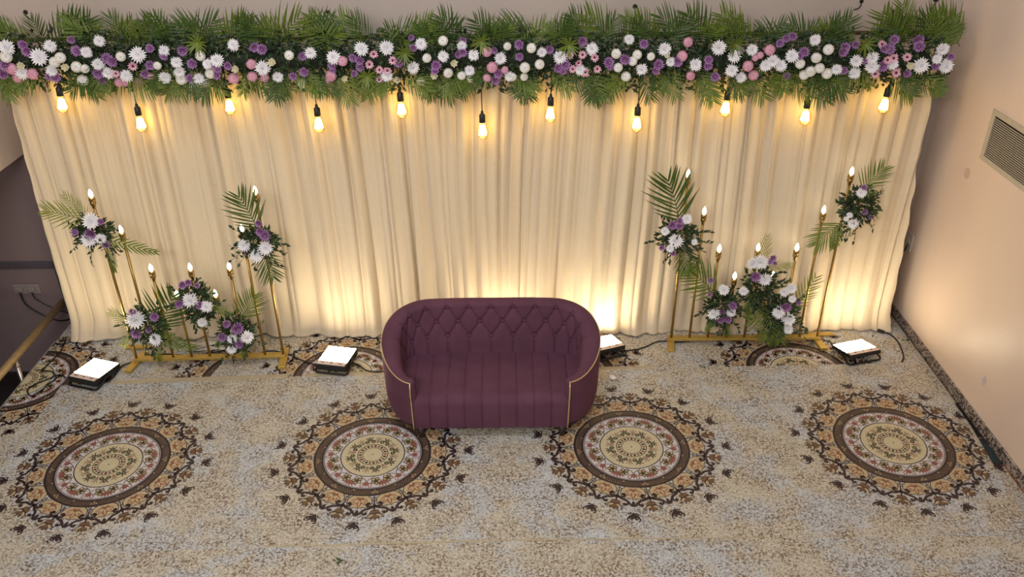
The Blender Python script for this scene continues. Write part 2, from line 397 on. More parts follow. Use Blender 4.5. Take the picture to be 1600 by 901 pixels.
def build_print():
    P = Print()
    N = 15
    P.ring(0.948, 1.0, BR, 1); P.ring(0.84, 0.955, TA, 1); P.ring(0.828, 0.862, BR, 2); P.ring(0.808, 0.820, BR, 2)
    P.ring(0.938, 0.948, BR, 2)
    P.disc((0, 0), 0.836, WH, 0, 96); P.ring(0.532, 0.55, BR, 2); P.disc((0, 0), 0.54, CR, 1, 80)
    # hatched band
    for s_ in range(8):
        a0 = 2 * pi * s_ / 8 + 0.12
        for half in (0, 1):
            for k in range(10):
                a = a0 + (pi / 8) * half + (pi / 8) * (k + .5) / 10
                sl_ = 0.03 if half == 0 else -0.03
                if (half == 0 and k == 0) or (half == 1 and k == 9): continue
                P.stroke([pol(.856, a - sl_), pol(.942, a + sl_)], .025, BR, 3)
        P.ring(.018, .032, BR, 4, 12, pol(.897, a0))
        P.stroke([pol(.862, a0 - .055), pol(.93, a0), pol(.862, a0 + .055)], .014, BR, 3)
    # centre
    P.ring(.25, .264, BR, 3); P.ring(.165, .177, BR, 3); P.disc((0, 0), .013, BR, 4, 8)
    for k in range(22):
        a = 2 * pi * k / 22; P.disc(pol(.214, a), .030, BR if k % 2 else RE, 4, 8, .022, a)
    for k in range(8):
        a = 2 * pi * k / 8 + .2; fn = frame_fn(a)
        for (r, t) in ((.335, -.055), (.335, .055), (.395, 0)):
            c = fn(r, t)
            for q in range(6): petal(P, c, 2 * pi * q / 6 + a, .052, .018, GN, 4, 5)
            P.disc(c, .011, CR, 5, 6)
        for t in (-.05, 0, .05): petal(P, fn(.40, t * .5), a + t * 14, .075, .014, MO, 3, 4)
        fn2 = frame_fn(a + pi / 8)
        for s_ in (-1, 1): P.stroke([fn2(.30, 0), fn2(.36, s_ * .022), fn2(.41, s_ * .028), fn2(.43, s_ * .052), fn2(.41, s_ * .06)], .013, RE, 4)
        P.stroke([fn2(.33, 0), fn2(.45, 0)], .013, MO, 4)
    # white zone
    for k in range(8):
        a = 2 * pi * k / 8 + .32; fn = frame_fn(a)
        for an in (-.95, -.55, -.18, .18, .55, .95): petal(P, fn(.68, an * .03), a + an, .135, .022, RE, 3, 5)
        for (r, t) in ((.655, -.105), (.65, .095)):
            c = fn(r, t)
            for q in range(5):
                petal(P, c, 2 * pi * q / 5 + a, .102, .044, GN, 4, 7)
                cc = (c[0] + .056 * cos(2*pi*q/5 + a), c[1] + .056 * sin(2*pi*q/5 + a)); P.disc(cc, .024, OC if q % 2 else TA, 5, 7)
            P.disc(c, .018, BR, 6, 7)
        fn2 = frame_fn(a + pi / 8)
        for s_ in (-1, 1): P.stroke([fn2(.545, s_ * .12), fn2(.575, s_ * .08), fn2(.61, s_ * .035), fn2(.67, 0)], .012, BR, 3)
        for s_ in (-1, 0, 1): petal(P, fn2(.66, 0), a + pi / 8 + s_ * .4, .13, .024, RE, 4, 5)
        for s_ in (-1, 1): P.stroke([fn2(.68, 0), fn2(.70, s_ * .06), fn2(.75, s_ * .095), fn2(.79, s_ * .085), fn2(.79, s_ * .055), fn2(.77, s_ * .05)], .016, RE, 3)
    # outer scrolls
    for k in range(N):
        a = 2 * pi * k / N; fn = frame_fn(a)
        lobe = [(.99, -.12), (1.05, -.185), (1.13, -.205), (1.21, -.185), (1.25, -.125), (1.245, -.06), (1.275, 0), (1.245, .06), (1.25, .125), (1.21, .185), (1.13, .205), (1.05, .185), (.99, .12)]
        P.poly([fn(r, t) for r, t in lobe], OC, 1)
        P.stroke([fn(r, t) for r, t in lobe], .013, BR, 2)
        for q, an in enumerate((-1.3, -.72, 0, .72, 1.3)):
            L_ = (.15, .165, .20, .165, .15)[q]
            petal(P, fn(1.075, 0), a + an, L_, .038, RU, 3, 7); petal(P, fn(1.085, an * .015), a + an, L_ * .78, .017, OC, 4, 5)
        for an in (2.3, -2.3): petal(P, fn(1.075, 0), a + an, .08, .022, RU, 3, 5)
        P.disc(fn(1.08, 0), .022, MO, 5, 8)
        # junction: knot, curls hugging the lobes, arms rising to the peak outside each lobe
        aj = a + pi / N; fj = frame_fn(aj)
        P.disc(fj(1.235, 0), .040, BR, 6, 10)
        P.stroke([fj(1.0, 0), fj(1.10, 0), fj(1.22, 0), fj(1.34, 0)], [.012, .016, .030, .022], BR, 5)
        for s_ in (-1, 1):
            P.stroke([fj(1.235, 0), fj(1.245, s_ * .055), fj(1.225, s_ * .105), fj(1.185, s_ * .125), fj(1.155, s_ * .105), fj(1.165, s_ * .075)], [.05, .05, .045, .04, .036, .03], BR, 6)
            P.disc(fj(1.17, s_ * .088), .032, BR, 6, 9)
            P.stroke([fj(1.24, s_ * .02), fj(1.275, s_ * .085), fj(1.285, s_ * .15), fj(1.325, s_ * .205), fj(1.37, s_ * .25), fj(1.40, s_ * .288)], [.04, .042, .046, .042, .036, .026], BR, 5); P.stroke([fj(1.315, s_ * .20), fj(1.375, s_ * .195), fj(1.405, s_ * .16), fj(1.385, s_ * .13), fj(1.36, s_ * .145)], [.03, .036, .034, .03, .024], BR, 5)
            P.disc(fj(1.372, s_ * .15), .024, BR, 6, 9)
            P.stroke([fj(1.03, 0), fj(1.06, s_ * .035), fj(1.10, s_ * .03), fj(1.12, 0)], .012, BR, 4)
        petal(P, fn(1.30, 0), a, .14, .030, BR, 5, 5)
        # lotus between the lobes
        for an in (-.85, .85): petal(P, fj(1.32, 0), aj + an, .11, .040, MO, 3, 6)
        P.disc(fj(1.375, 0), .034, MO, 3, 9)
        for an in (-1.1, -.5, 0, .5, 1.1):
            petal(P, fj(1.395, 0), aj + an, .15, .036, BR, 4, 6); petal(P, fj(1.412, an * .014), aj + an, .118, .022, OC if abs(an) > .6 else MO, 5, 5)
        for s_ in (-1, 1): P.stroke(curl(fj, 1.46, s_ * .13, .036, 2.5, .8, s_, 8), .018, BR, 4)
        # isolated sprig beyond each lobe
        for an in (-.95, -.32, .32, .95): petal(P, fn(1.60, 0), a + an, .13, .026, BR, 3, 5)
        for s_ in (-1, 1): P.stroke(curl(fn, 1.70, s_ * .075, .036, 0, .8, s_, 8), .022, BR, 3); P.stroke([fn(1.60, 0), fn(1.575, s_ * .05), fn(1.60, s_ * .085)], .024, BR, 3)
        P.disc(fn(1.58, 0), .024, BR, 3, 7)
    return P
PRINT = build_print()
def print_mesh(bounds=None, c=(0, 0)):
    me = bpy.data.meshes.new('medallion_print'); me.from_pydata(PRINT.v, [], PRINT.f)
    for x in PR: me.materials.append(x)
    me.polygons.foreach_set('material_index', PRINT.m); me.update()
    if bounds:
        import bmesh
        bm = bmesh.new(); bm.from_mesh(me)
        for (px, py, nx, ny) in bounds:   # keep the side the normal does not point to
            bmesh.ops.bisect_plane(bm, geom=bm.verts[:] + bm.edges[:] + bm.faces[:], plane_co=(px - c[0], py - c[1], 0), plane_no=(nx, ny, 0), clear_outer=True)
        bm.to_mesh(me); bm.free()
    return me
FULLP = print_mesh()

# ------------------------------------------------------------------ carpets
def sheet(name, poly, z0, z1, label):
    n = len(poly); cx = sum(p[0] for p in poly) / n; cy = sum(p[1] for p in poly) / n
    mb = MB(); mb.add([(x - cx, y - cy, 0) for x, y in poly] + [(x - cx, y - cy, z1 - z0) for x, y in poly],
                      [tuple(range(n - 1, -1, -1)), tuple(range(n, 2 * n))] + [(i, (i + 1) % n, n + (i + 1) % n, n + i) for i in range(n)])
    o = mb.build(name, CARPET); o.location = (cx, cy, z0); tag(o, label, 'carpet', 'printed vinyl carpet sheets'); return o
def medal(parent, c, rot, z, bounds=None):
    me = print_mesh([(px, py, nx, ny) for px, py, nx, ny in bounds], c) if bounds else FULLP
    o = link('medallion_print', me, parent)
    o.matrix_local = Matrix.Translation((c[0] - parent.location.x, c[1] - parent.location.y, z - parent.location.z)) @ (Matrix.Rotation(rot, 4, 'Z') if not bounds else Matrix.Identity(4))
    return o
cA = sheet('vinyl_carpet', [(XL, 2.6), (-2.2, 2.6), (-2.2, 6.36), (XL, 6.36)], 0.0, 0.002, 'patterned vinyl carpet under the left edge of the stage, half medallions showing')
medal(cA, (-3.83, 5.41), 0, .002, [(XL, 5, -1, 0), (-2.2, 5, 1, 0)])
medal(cA, (-2.03, 5.42), 0, .002, [(-2.21, 5, 1, 0)])
cB = sheet('vinyl_carpet', [(-2.335, 2.6), (3.335, 2.6), (3.335, 6.36), (-2.335, 6.36)], .002, .004, 'patterned vinyl carpet running along the curtain foot behind the sofa')
for c in ((-1.31, 5.43), (0.43, 5.43), (2.28, 5.42)):
    medal(cB, c, 0, .004, [(3.3, 5, 1, 0), (-2.32, 5, -1, 0)])
cC = sheet('vinyl_carpet', [(-3.48, 3.5), (3.22, 3.5), (3.25, 4.1), (3.315, 4.75), (3.318, 5.52), (2.06, 5.5), (-1.6, 5.421), (-3.18, 5.346), (-3.49, 5.33)], .004, .0065,
           'broad vinyl carpet under the sofa with four full brown medallions')
for i, c in enumerate(((-2.755, 4.416), (-.957, 4.492), (.844, 4.544), (2.685, 4.56))):
    medal(cC, c, (0.02, .05, .0, .03)[i], .0065)
cD = sheet('vinyl_carpet', [(-3.6, 2.6), (3.26, 2.6), (3.22, 3.69), (1.57, 3.693), (0, 3.692), (-1.55, 3.657), (-3.09, 3.617), (-3.6, 3.60)], .0065, .009,
           'plain speckled vinyl carpet along the front of the stage')
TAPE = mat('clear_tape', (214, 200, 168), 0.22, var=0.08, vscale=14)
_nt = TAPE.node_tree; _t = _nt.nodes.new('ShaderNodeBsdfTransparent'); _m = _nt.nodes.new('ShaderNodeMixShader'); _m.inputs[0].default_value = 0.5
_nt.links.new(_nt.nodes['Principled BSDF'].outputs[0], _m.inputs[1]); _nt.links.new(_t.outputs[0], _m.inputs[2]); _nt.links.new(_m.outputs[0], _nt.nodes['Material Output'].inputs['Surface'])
def strip(name, a, c, wd, z, label):
    a, c = Vector(a), Vector(c); d = (c - a).normalized(); nrm = Vector((-d.y, d.x)) * wd / 2
    o0 = Vector(((a.x + c.x) / 2, (a.y + c.y) / 2, z)); mb = MB()
    q = [a - nrm, c - nrm, c + nrm, a + nrm]
    mb.add([(p.x - o0.x, p.y - o0.y, 0) for p in q] + [(p.x - o0.x, p.y - o0.y, .0008) for p in q], [(3, 2, 1, 0), (4, 5, 6, 7), (0, 1, 5, 4), (1, 2, 6, 5), (2, 3, 7, 6), (3, 0, 4, 7)])
    o = mb.build(name, TAPE); o.location = o0; tag(o, label, 'tape', 'tape strips on the carpet seams'); return o
strip('tape_or_glint_strip', (-3.1, 5.362), (-1.75, 5.425), .055, .0066, 'beige tape strip on the carpet seam below the left candle stand')
strip('tape_or_glint_strip', (-1.62, 5.432), (-0.6, 5.462), .05, .0066, 'beige tape strip on the carpet seam left of the sofa')
strip('tape_or_glint_strip', (.55, 5.478), (1.15, 5.49), .045, .0066, 'beige tape strip on the carpet seam right of the sofa')
strip('tape_or_glint_strip', (-1.5, 3.664), (0.0, 3.698), .012, .0091, 'narrow strip added as the glint on the front carpet seam, left of the middle')  # pale strip added to draw the highlight along the sheet edge, not tape
strip('tape_or_glint_strip', (0.02, 3.698), (1.55, 3.699), .010, .0091, 'narrow strip added as the glint on the front carpet seam, right of the middle')  # same added highlight, continued to the right
# things showing in the gap along the right wall
mb = MB(); mb.cbox((3.24, 3.6, .0005), (3.343, 4.33, .0035), .001); tag(mb.build('wooden_board', mat('orange_wood', (178, 104, 56), 0.4, var=0.2, vscale=12)), 'orange wooden board showing between carpet and right skirting', 'board')
mb = MB(); mb.cbox((3.26, 4.33, .0042), (3.343, 4.60, .0062), .001); tag(mb.build('floor_tile', mat('teal_tile', (44, 58, 62), 0.35, var=0.3, vscale=25)), 'dark teal floor tile showing between carpet and right skirting', 'tile')
mb = MB(); mb.cbox((3.30, 4.61, .0042), (3.343, 5.0, .006), .001); tag(mb.build('gap_shade_strip', mat('gap_shade_black', (18, 17, 19), 0.6, var=0.1)), 'black strip standing in for the shade in the gap beside the right skirting', 'strip')  # black strip put in for the shade inside the open gap

# ------------------------------------------------------------------ curtain
YC = 6.0
def build_curtain():
    nx, nz = 1500, 40
    def folds(seed, lo, hi):
        r = np.random.RandomState(seed); xs = [0.0]; 
        while xs[-1] < 7.2: xs.append(xs[-1] + r.uniform(lo, hi) * (1.6 if r.rand() < .22 else 1))
        xs = np.array(xs); am = r.uniform(.25, 1.0, len(xs)); return xs, am
    def fold_fn(fs, u):
        xs, am = fs; i = np.clip(np.searchsorted(xs, u) - 1, 0, len(xs) - 2)
        t = (u - xs[i]) / (xs[i+1] - xs[i]); a0, a1 = am[i], am[i+1]
        sk = np.where(i % 3 == 0, t ** 1.5, np.where(i % 3 == 1, t, 1 - (1 - t) ** 1.6)); up = np.sin(pi * sk) ** (0.62 + .5 * ((i * 7) % 5) / 5)
        return up * (a0 * (1 - t) + a1 * t)
    f1 = folds(3, .07, .15); f2 = folds(8, .13, .28); f3 = folds(21, .028, .06)
    u = np.linspace(0, 1, nx + 1)
    zt = np.concatenate([np.linspace(0, .18, 9)[:-1], np.linspace(.18, 2.36, nz - 7)])
    V = []
    r = np.random.RandomState(5); ph = r.uniform(0, 6, 12)
    hem = .5 + .5 * np.sin(u * 31 + 1) * np.sin(u * 13 + 2); hem2 = .5 + .5 * np.sin(u * 57 + .5)
    for z in zt:
        q = z / 2.36
        xl = -3.68 + .07 * q; xr = 3.215 - .125 * q
        edge = .005 * np.sin(z * 21) + .004 * np.sin(z * 71 + 1)
        X = xl + (xr - xl) * u + edge * (np.clip((u - .985) / .015, 0, 1) - .5 * np.clip((.012 - u) / .012, 0, 1))
        s = X + 3.7 + .05 * np.sin(X * 1.7 + 1) * (1 - q) + .012 * np.sin(z * 1.6 + X * 2.3)
        d = .066 * fold_fn(f1, s) * (.6 + .4 * q) + .070 * fold_fn(f2, s + .03 * (1 - q)) * (1.0 - .4 * q) + .012 * fold_fn(f3, s) * (.25 + .75 * q)
        d += .012 * np.sin(X * 3.1 + z * 1.1)
        fl = max(0, (.20 - z) / .20) ** 1.6
        d = d * (1 - .25 * fl) + fl * (.04 + .09 * hem * hem2)
        Z = np.full_like(X, max(z, .008)) + (0.0 if z > .1 else 1) * .012 * hem2 * (1 - z / .1 if z < .1 else 0)
        V.append(np.stack([X, YC + .075 - d, Z], -1))
    V = np.array(V).reshape(-1, 3)
    n1 = nx + 1
    idx = (np.arange(len(zt) - 1)[:, None] * n1 + np.arange(nx)[None]).ravel()
    Fc = np.stack([idx, idx + 1, idx + n1 + 1, idx + n1], -1)
    me = bpy.data.meshes.new('curtain'); me.from_pydata(V.tolist(), [], Fc.tolist()); me.materials.append(CURT)
    me.polygons.foreach_set('use_smooth', [True] * len(Fc)); me.update()
    o = link('backdrop_curtain', me); tag(o, 'tall cream cloth backdrop hanging in long vertical pleats', 'curtain')
    sd = o.modifiers.new('thick', 'SOLIDIFY'); sd.thickness = .002; sd.offset = 1
    return o
build_curtain()
# frame behind the cloth
fr = empty('backdrop_frame', (-0.2, 6.10, 0)); tag(fr, 'brass coloured pipe frame carrying the curtain and garland', 'frame')
mb = MB(); mb.tube([(-3.45, -.0, 2.47), (3.35, -.0, 2.47)], .014, 10); mb.build('cross_bar', mat('olive_brass', (96, 84, 44), 0.5, 0.3, var=0.15), fr, True)
for x in (-3.3, -1.1, 1.1, 3.2):
    mb = MB(); mb.tube([(x, 0, .012), (x, 0, 2.45)], .018, 10); mb.build('upright', GOLD, fr, True)
    mb = MB(); mb.cbox((x - .12, -.035, .004), (x + .12, .2, .014), .003); mb.build('foot_plate', GOLD, fr)

# ------------------------------------------------------------------ flowers and fronds
def petal_strip(mb, M, ln, wd, lift, curl_, mi, tipmi=None):
    # narrow petal along +X, lifted by angle lift and curving up
    pts = []; x = 0; z = 0; a = lift; seg = 3
    W = (.55, 1.0, .85, .12)
    row = []
    for k in range(seg + 1):
        wv = wd * W[k] / 2
        row.append((Vector((x, -wv, z)), Vector((x, wv, z))))
        x += ln / seg * cos(a); z += ln / seg * sin(a); a += curl_ / seg
    vs = [M @ p for r_ in row for p in r_]
    for k in range(seg):
        mb.add([vs[2*k], vs[2*k+1], vs[2*k+3], vs[2*k+2]], [(0, 2, 3, 1) if 0 else (0, 1, 2, 3)], tipmi if (tipmi is not None and k == seg - 1) else mi)
def mum(rings, mats, name, seed=0, tip=None):
    r = random.Random(seed); mb = MB()
    for (n, ln, wd, lift, crl, z0) in rings:
        off = r.random()
        for k in range(n):
            a = 2 * pi * (k + off) / n + r.uniform(-.06, .06)
            M = Matrix.Translation((0, 0, z0)) @ Matrix.Rotation(a, 4, 'Z')
            petal_strip(mb, M, ln * r.uniform(.9, 1.08), wd, lift + r.uniform(-.1, .1), crl, 0, tip)
    if tip is None and 'gerbera' not in name: mb.lathe([(.30, .0), (.30, .12), (.2, .3), (.02, .36)], 8, 0)
    return mb.mesh(name, mats)
def pompon(name, mats, n=70, flat=.8, seed=1, mi2=None):
    r = random.Random(seed); mb = MB()
    # small cupped scales over a dome
    core = [(.0, -.35), (.5, -.3), (.78, 0), (.72, .3), (.45, .55), (0, .66)]
    mb.lathe([(max(a, .01), z * flat) for a, z in core], 10, 0)
    for k in range(n):
        t = (k + .5) / n; ph = math.acos(1 - 1.35 * t); th = k * 2.39996
        d = Vector((sin(ph) * cos(th), sin(ph) * sin(th), cos(ph) * flat))
        q = d.to_track_quat('X', 'Z').to_matrix().to_4x4()
        p = d * .80
        M = Matrix.Translation(p) @ q @ Matrix.Rotation(r.uniform(-.3, .3), 4, 'X')
        mb.add([M @ Vector(v) for v in ((-.12, -.12, -.05), (-.12, .12, -.05), (.13, .10, .13), (.17, 0, .17), (.13, -.10, .13))], [(0, 1, 2, 3, 4)], mi2 if (mi2 is not None and k % 2) else 0)
    return mb.mesh(name, mats)
MESH = {}
MESH['W'] = [mum([(18, 1.0, .26, .05, .35, .0), (16, .92, .25, .35, .45, .05), (14, .78, .23, .65, .5, .1), (11, .58, .2, .95, .5, .14), (7, .40, .18, 1.25, .3, .18)], [WHITEF], 'white_chrysanthemum', s) for s in (1, 2)]
MESH['B'] = [pompon('white_pompon', [WHITEF, CREAMF], 80, .8, 3, 1)]
MESH['C'] = [mum([(7, .95, .55, .3, .9, 0), (6, .7, .5, .7, .9, .05), (4, .45, .4, 1.1, .5, .1)], [CREAMF], 'cream_flower', 4)]
MESH['K'] = [pompon('pink_dahlia', [PINK, PINKD], 60, .7, 5, 1)]
MESH['P'] = [mum([(15, 1.0, .30, .12, .25, 0), (13, .80, .28, .42, .4, .05), (9, .5, .24, .8, .4, .1)], [PURP, PURPT], 'purple_daisy', s, 1) for s in (6, 7)]
MESH['G'] = [mum([(11, 1.0, .42, .15, .5, 0), (9, .78, .38, .45, .5, .05)], [PINK], 'pink_gerbera', 8)]
NAMES = dict(W='white_chrysanthemum', B='white_pompon', C='cream_flower', K='pink_dahlia', P='purple_daisy', G='pink_gerbera')
def cent(m_, r):
    mb = MB(); mb.lathe([(r, .04), (r * .95, .14), (r * .6, .22), (.02, .24)], 9); return mb.mesh('flower_centre', m_, True)
CENT = dict(P=cent(FCENTY, .2), G=cent(FCENT, .36))
def add_flower(parent, PI, t, pos, r, seed):
    rr = random.Random(seed)
    d = (CAM - pos).normalized() * 1.0 + Vector((rr.uniform(-.5, .5), -.55, rr.uniform(-.45, .3)))
    q = d.to_track_quat('Z', 'Y').to_matrix().to_4x4() @ Matrix.Rotation(rr.uniform(0, 6.28), 4, 'Z')
    M = PI @ Matrix.Translation(pos) @ q @ Matrix.Scale(r, 4)
    o = link(NAMES[t], rr.choice(MESH[t]), parent, M)
    if t in CENT: link('flower_centre', CENT[t], o)
    return o
def frond_mesh(seed, n=15, mats=None, droop=.25, wide=.42, lw=.030):
    r = random.Random(seed); mb = MB(); L = 1.0
    def sp(t): return Vector((.06 * sin(t * 2), t * L, -droop * t * t))
    mb.tube([sp(k / 8) for k in range(9)], [.010 * (1 - .8 * k / 8) for k in range(9)], 5, 1)
    for k in range(n):
        t = .12 + .86 * k / (n - 1)
        base = sp(t)
        for s_ in (-1, 1):
            ln = wide * (sin(pi * (.18 + .72 * t)) ** .7) * r.uniform(.85, 1.1)
            an = radians(50 - 28 * t + r.uniform(-4, 4))
            d = Vector((s_ * sin(an), cos(an), .12)); up = Vector((0, 0, 1)); sd = d.cross(up).normalized() * lw / 2
            pts = [base + d * ln * q + Vector((0, 0, -.10 * ln * q * q * 2)) for q in (0, .35, .75, 1)]
            wv = (.5, 1, .65, .05)
            vs = []
            for p, w_ in zip(pts, wv): vs += [p - sd * w_ + Vector((0, 0, .0)), p + Vector((0, 0, -.006)), p + sd * w_]
            fs = []
            for q in range(3):
                a = q * 3; fs += [(a, a+1, a+4, a+3), (a+1, a+2, a+5, a+4)]
            mb.add(vs, fs, 0)
    return mb.mesh('palm_frond', mats)
FROND = dict(g=[frond_mesh(s, 11, [PALM, STEMG], .10, .66, .040) for s in (1, 2)], d=[frond_mesh(s, 11, [PALMD, STEMG], .10, .66, .040) for s in (3, 4)], y=[frond_mesh(5, 10, [PALMY, STEMG], .45, .5, .034)],
             n=[frond_mesh(6, 10, [PALM, STEMG], .4, .36, .048)])
def add_frond(parent, PI, k, base, tip, roll=0.0, widen=1.0, seed=0, nrm=None):
    d = tip - base; ln = d.length; y = d.normalized()
    n = (nrm or (CAM - base).normalized()); x = y.cross(n).normalized(); z = x.cross(y)
    R = Matrix((x * ln * widen, y * ln, z * ln)).transposed().to_4x4() @ Matrix.Rotation(roll, 4, 'Y')
    M = PI @ Matrix.Translation(base) @ R
    ms = FROND[k]; return link('palm_frond', ms[seed % len(ms)], parent, M)
def leaf(mb, p, d, ln, wd, mi, r):
    d = d.normalized(); up = Vector((r.uniform(-1, 1), r.uniform(-1.4, .2), r.uniform(-.2, 1))); s = d.cross(up)
    if s.length < 1e-3: return
    s.normalize(); n = s.cross(d)
    a = p; b_ = p + d * ln * .45 + s * wd / 2; c = p + d * ln - n * ln * .15; e = p + d * ln * .45 - s * wd / 2; mdl = p + d * ln * .5 + n * ln * .06
    mb.add([a, b_, c, e, mdl], [(0, 1, 4), (1, 2, 4), (2, 3, 4), (3, 0, 4)], mi)
def blob_foliage(parent, PI, name, cs, n, ln, seed, mats=None, sprigs=10):
    r = random.Random(seed); mb = MB()
    for (c, rx, ry, rz) in cs:
        for k in range(n):
            d = Vector((r.gauss(0, 1), r.gauss(0, 1), r.gauss(0, 1))).normalized()
            q = r.uniform(.35, 1.0)
            p = c + Vector((d.x * rx * q, d.y * ry * q, d.z * rz * q))
            leaf(mb, PI @ p, d + Vector((r.uniform(-.8, .8), r.uniform(-.8, .8), r.uniform(-.8, .8))), ln * r.uniform(.7, 1.3), ln * .5, 0 if r.random() < .7 else 1, r)
        for k in range(sprigs):
            d = Vector((r.gauss(0, 1), r.uniform(-.8, .1), r.gauss(0, 1))).normalized()
            p0 = c + Vector((d.x * rx * .6, d.y * ry * .6, d.z * rz * .6)); L = ln * r.uniform(2.2, 3.4)
            p1 = p0 + d * L + Vector((0, 0, -.02))
            mb.tube([PI @ p0, PI @ (p0 + (p1 - p0) * .5), PI @ p1], .0022, 4, 1)
            for j in range(6):
                t = (j + 1) / 6; pp = p0 + (p1 - p0) * t
                leaf(mb, PI @ pp, d + Vector((r.uniform(-1, 1), r.uniform(-.6, .6), r.uniform(-1, 1))), ln * .9, ln * .48, r.choice((0, 0, 1)), r)
    o = mb.build(name, mats or [LEAFD, LEAFM], parent); o['kind'] = 'stuff'; return o

# ------------------------------------------------------------------ garland
def gar_pt(px, py):
    # surface of the garland: bulges towards the room, centre line at about z = 2.38
    t = (py - 92) / 46.0
    return at_y(px, py, 5.74 + .10 * t * t)
GC1 = [("W",45,298,46),("B",38,355,34),("P",143,280,30),("P",168,322,30),("W",313,287,36),("W",245,357,48),("P",445,248,24),("P",478,318,32),("W",540,325,34),("W",622,255,34),("B",342,388,32),("B",378,360,32),("C",410,420,32),("B",480,418,34),("B",530,428,28),("W",325,440,34),("P",35,408,34),("K",75,430,34),("C",130,410,30),("W",140,455,38),("K",205,462,34),("P",22,465,30),("K",115,485,34),("P",345,483,32),("P",310,475,26),("W",612,400,36),("P",668,365,34),("P",700,385,34),("B",755,353,30),("P",612,460,32),("P",632,503,30),("W",680,455,38),("G",725,460,24),("B",518,502,34),("W",862,340,48),("P",938,303,28),("G",830,412,30),("P",938,408,30),("B",985,410,26),("W",790,475,38),("P",907,462,30),("K",943,478,26),("K",785,512,28),("K",745,515,28),("K",870,515,30),("W",1025,315,34),("P",1022,350,26),("P",1140,318,34),("B",1253,347,34),("W",1105,388,36),("P",1200,397,32),("W",1120,447,36),("B",1135,495,36),("W",1030,483,38),("P",1185,488,26),("W",1245,492,36),("B",1215,525,34),("B",1285,515,32),("W",1300,400,34),("W",1358,378,42),("P",1340,408,28),("P",1360,430,26),("B",1313,460,32),("P",1353,470,28),("P",1424,412,28),("C",1475,430,34),("W",1460,280,38),("K",1460,490,36),("P",1590,295,34),("K",1570,400,34),("K",1578,478,34)]
GC2 = [("P",38,308,36),("B",208,345,32),("P",290,352,28),("W",340,330,38),("C",100,390,36),("W",40,425,48),("W",135,480,36),("P",300,450,32),("P",232,478,28),("K",55,485,30),("B",290,522,32),("W",485,360,46),("K",540,382,34),("P",475,410,28),("P",478,435,24),("K",470,472,38),("K",460,512,36),("P",605,362,28),("P",648,380,32),("P",652,420,30),("W",660,305,46),("W",815,297,48),("G",735,337,30),("G",708,402,30),("G",855,378,30),("P",892,392,34),("G",772,437,28),("G",822,440,28),("W",820,470,42),("G",770,497,26),("G",785,522,24),("C",550,490,30),("P",615,460,24),("P",970,235,22),("W",1030,275,40),("P",985,300,28),("B",1170,255,34),("W",1173,352,38),("B",1067,362,32),("W",980,420,42),("P",1125,410,36),("P",1120,440,30),("C",1115,470,34),("B",1200,455,34),("C",1235,395,34),("P",1293,255,26),("W",1285,285,34),("P",1265,340,28),("P",1293,328,32),("W",1362,345,38),("K",1442,322,36),("P",1490,315,24),("W",1525,365,42),("B",1570,288,28),("K",1475,420,38),("P",1515,460,34),("P",1498,500,34),("K",1442,488,30),("K",1555,435,26),("W",1585,478,34),("W",1335,440,36),("B",1285,472,30),("B",1335,495,24),("B",1030,510,28),("C",880,498,32)]
GC3 = [("P",45,278,34),("P",48,355,28),("B",122,300,34),("W",185,325,34),("P",235,310,30),("B",80,422,36),("B",172,402,34),("W",300,355,46),("G",360,342,30),("G",442,342,30),("P",442,258,34),("W",500,305,42),("G",518,358,30),("P",290,425,34),("P",335,405,34),("P",320,440,30),("G",415,393,26),("G",380,432,28),("W",425,435,36),("G",455,452,34),("G",533,430,28),("P",605,390,36),("P",615,415,26),("B",652,335,34),("B",663,422,32),("B",712,478,34),("W",733,245,34),("P",708,372,38),("B",755,382,32),("B",783,342,32),("W",812,432,40),("B",868,352,28),("P",825,275,32),("P",915,405,38),("P",900,440,28),("W",955,305,44),("C",970,345,26),("W",990,385,32),("P",1035,385,36),("K",1065,350,36),("K",1098,262,34),("W",1145,405,42),("K",1115,472,32),("P",1230,375,30),("P",1225,410,32),("W",1293,295,48),("W",1390,350,42),("P",1427,310,28),("W",1497,312,38),("K",1475,412,36),("W",1375,440,42),("W",1430,485,36),("P",1270,480,32),("K",1510,470,34),("K",1550,345,24),("K",1520,362,22),("W",1585,410,38),("B",75,480,28),("B",5,480,28)]
GC4 = [("K",10,312,36),("W",30,378,42),("W",150,350,42),("P",75,270,28),("P",115,240,26),("P",155,228,30),("W",293,250,36),("B",378,310,34),("B",302,360,34),("P",225,325,34),("P",195,350,28),("B",200,398,32),("W",80,410,38),("B",265,445,36),("B",322,425,32),("B",225,468,32),("B",368,460,34),("W",430,432,34),("P",475,440,26),("P",118,475,26),("P",480,300,36),("P",470,325,32),("P",550,280,26),("W",550,380,40),("W",650,360,40),("W",650,415,42),("P",600,380,22),("W",540,458,38),("G",715,275,28),("P",735,300,32),("P",762,310,32),("P",790,248,30),("G",745,375,28),("G",785,362,30),("P",720,412,36),("W",778,402,34),("G",670,460,30),("G",800,455,30),("G",870,357,28),("C",890,410,32),("W",955,408,48),("P",870,460,26),("P",940,250,34),("P",945,290,34),("W",1088,305,40),("W",1055,370,30),("P",1145,355,24),("W",1110,412,44),("P",1045,415,28)]
gar = empty('flower_garland', (-0.2, 5.86, 2.34)); tag(gar, 'long garland of white, purple and pink flowers with palm fronds above the curtain', 'garland')
PIg = loc_of(gar).inverted()
k = 0
for off, lst in ((0, GC1), (400, GC2), (800, GC3), (1200, GC4)):
    for t, cx, cy, s_ in lst:
        p = gar_pt(off + cx / 4, cy / 4); r = s_ / 4 * (p - CAM).length / F * {'W': 1.02, 'B': .92, 'P': 1.0, 'K': .92, 'G': 1.0, 'C': .95}[t]
        k += 1; add_flower(gar, PIg, t, p, r, k)
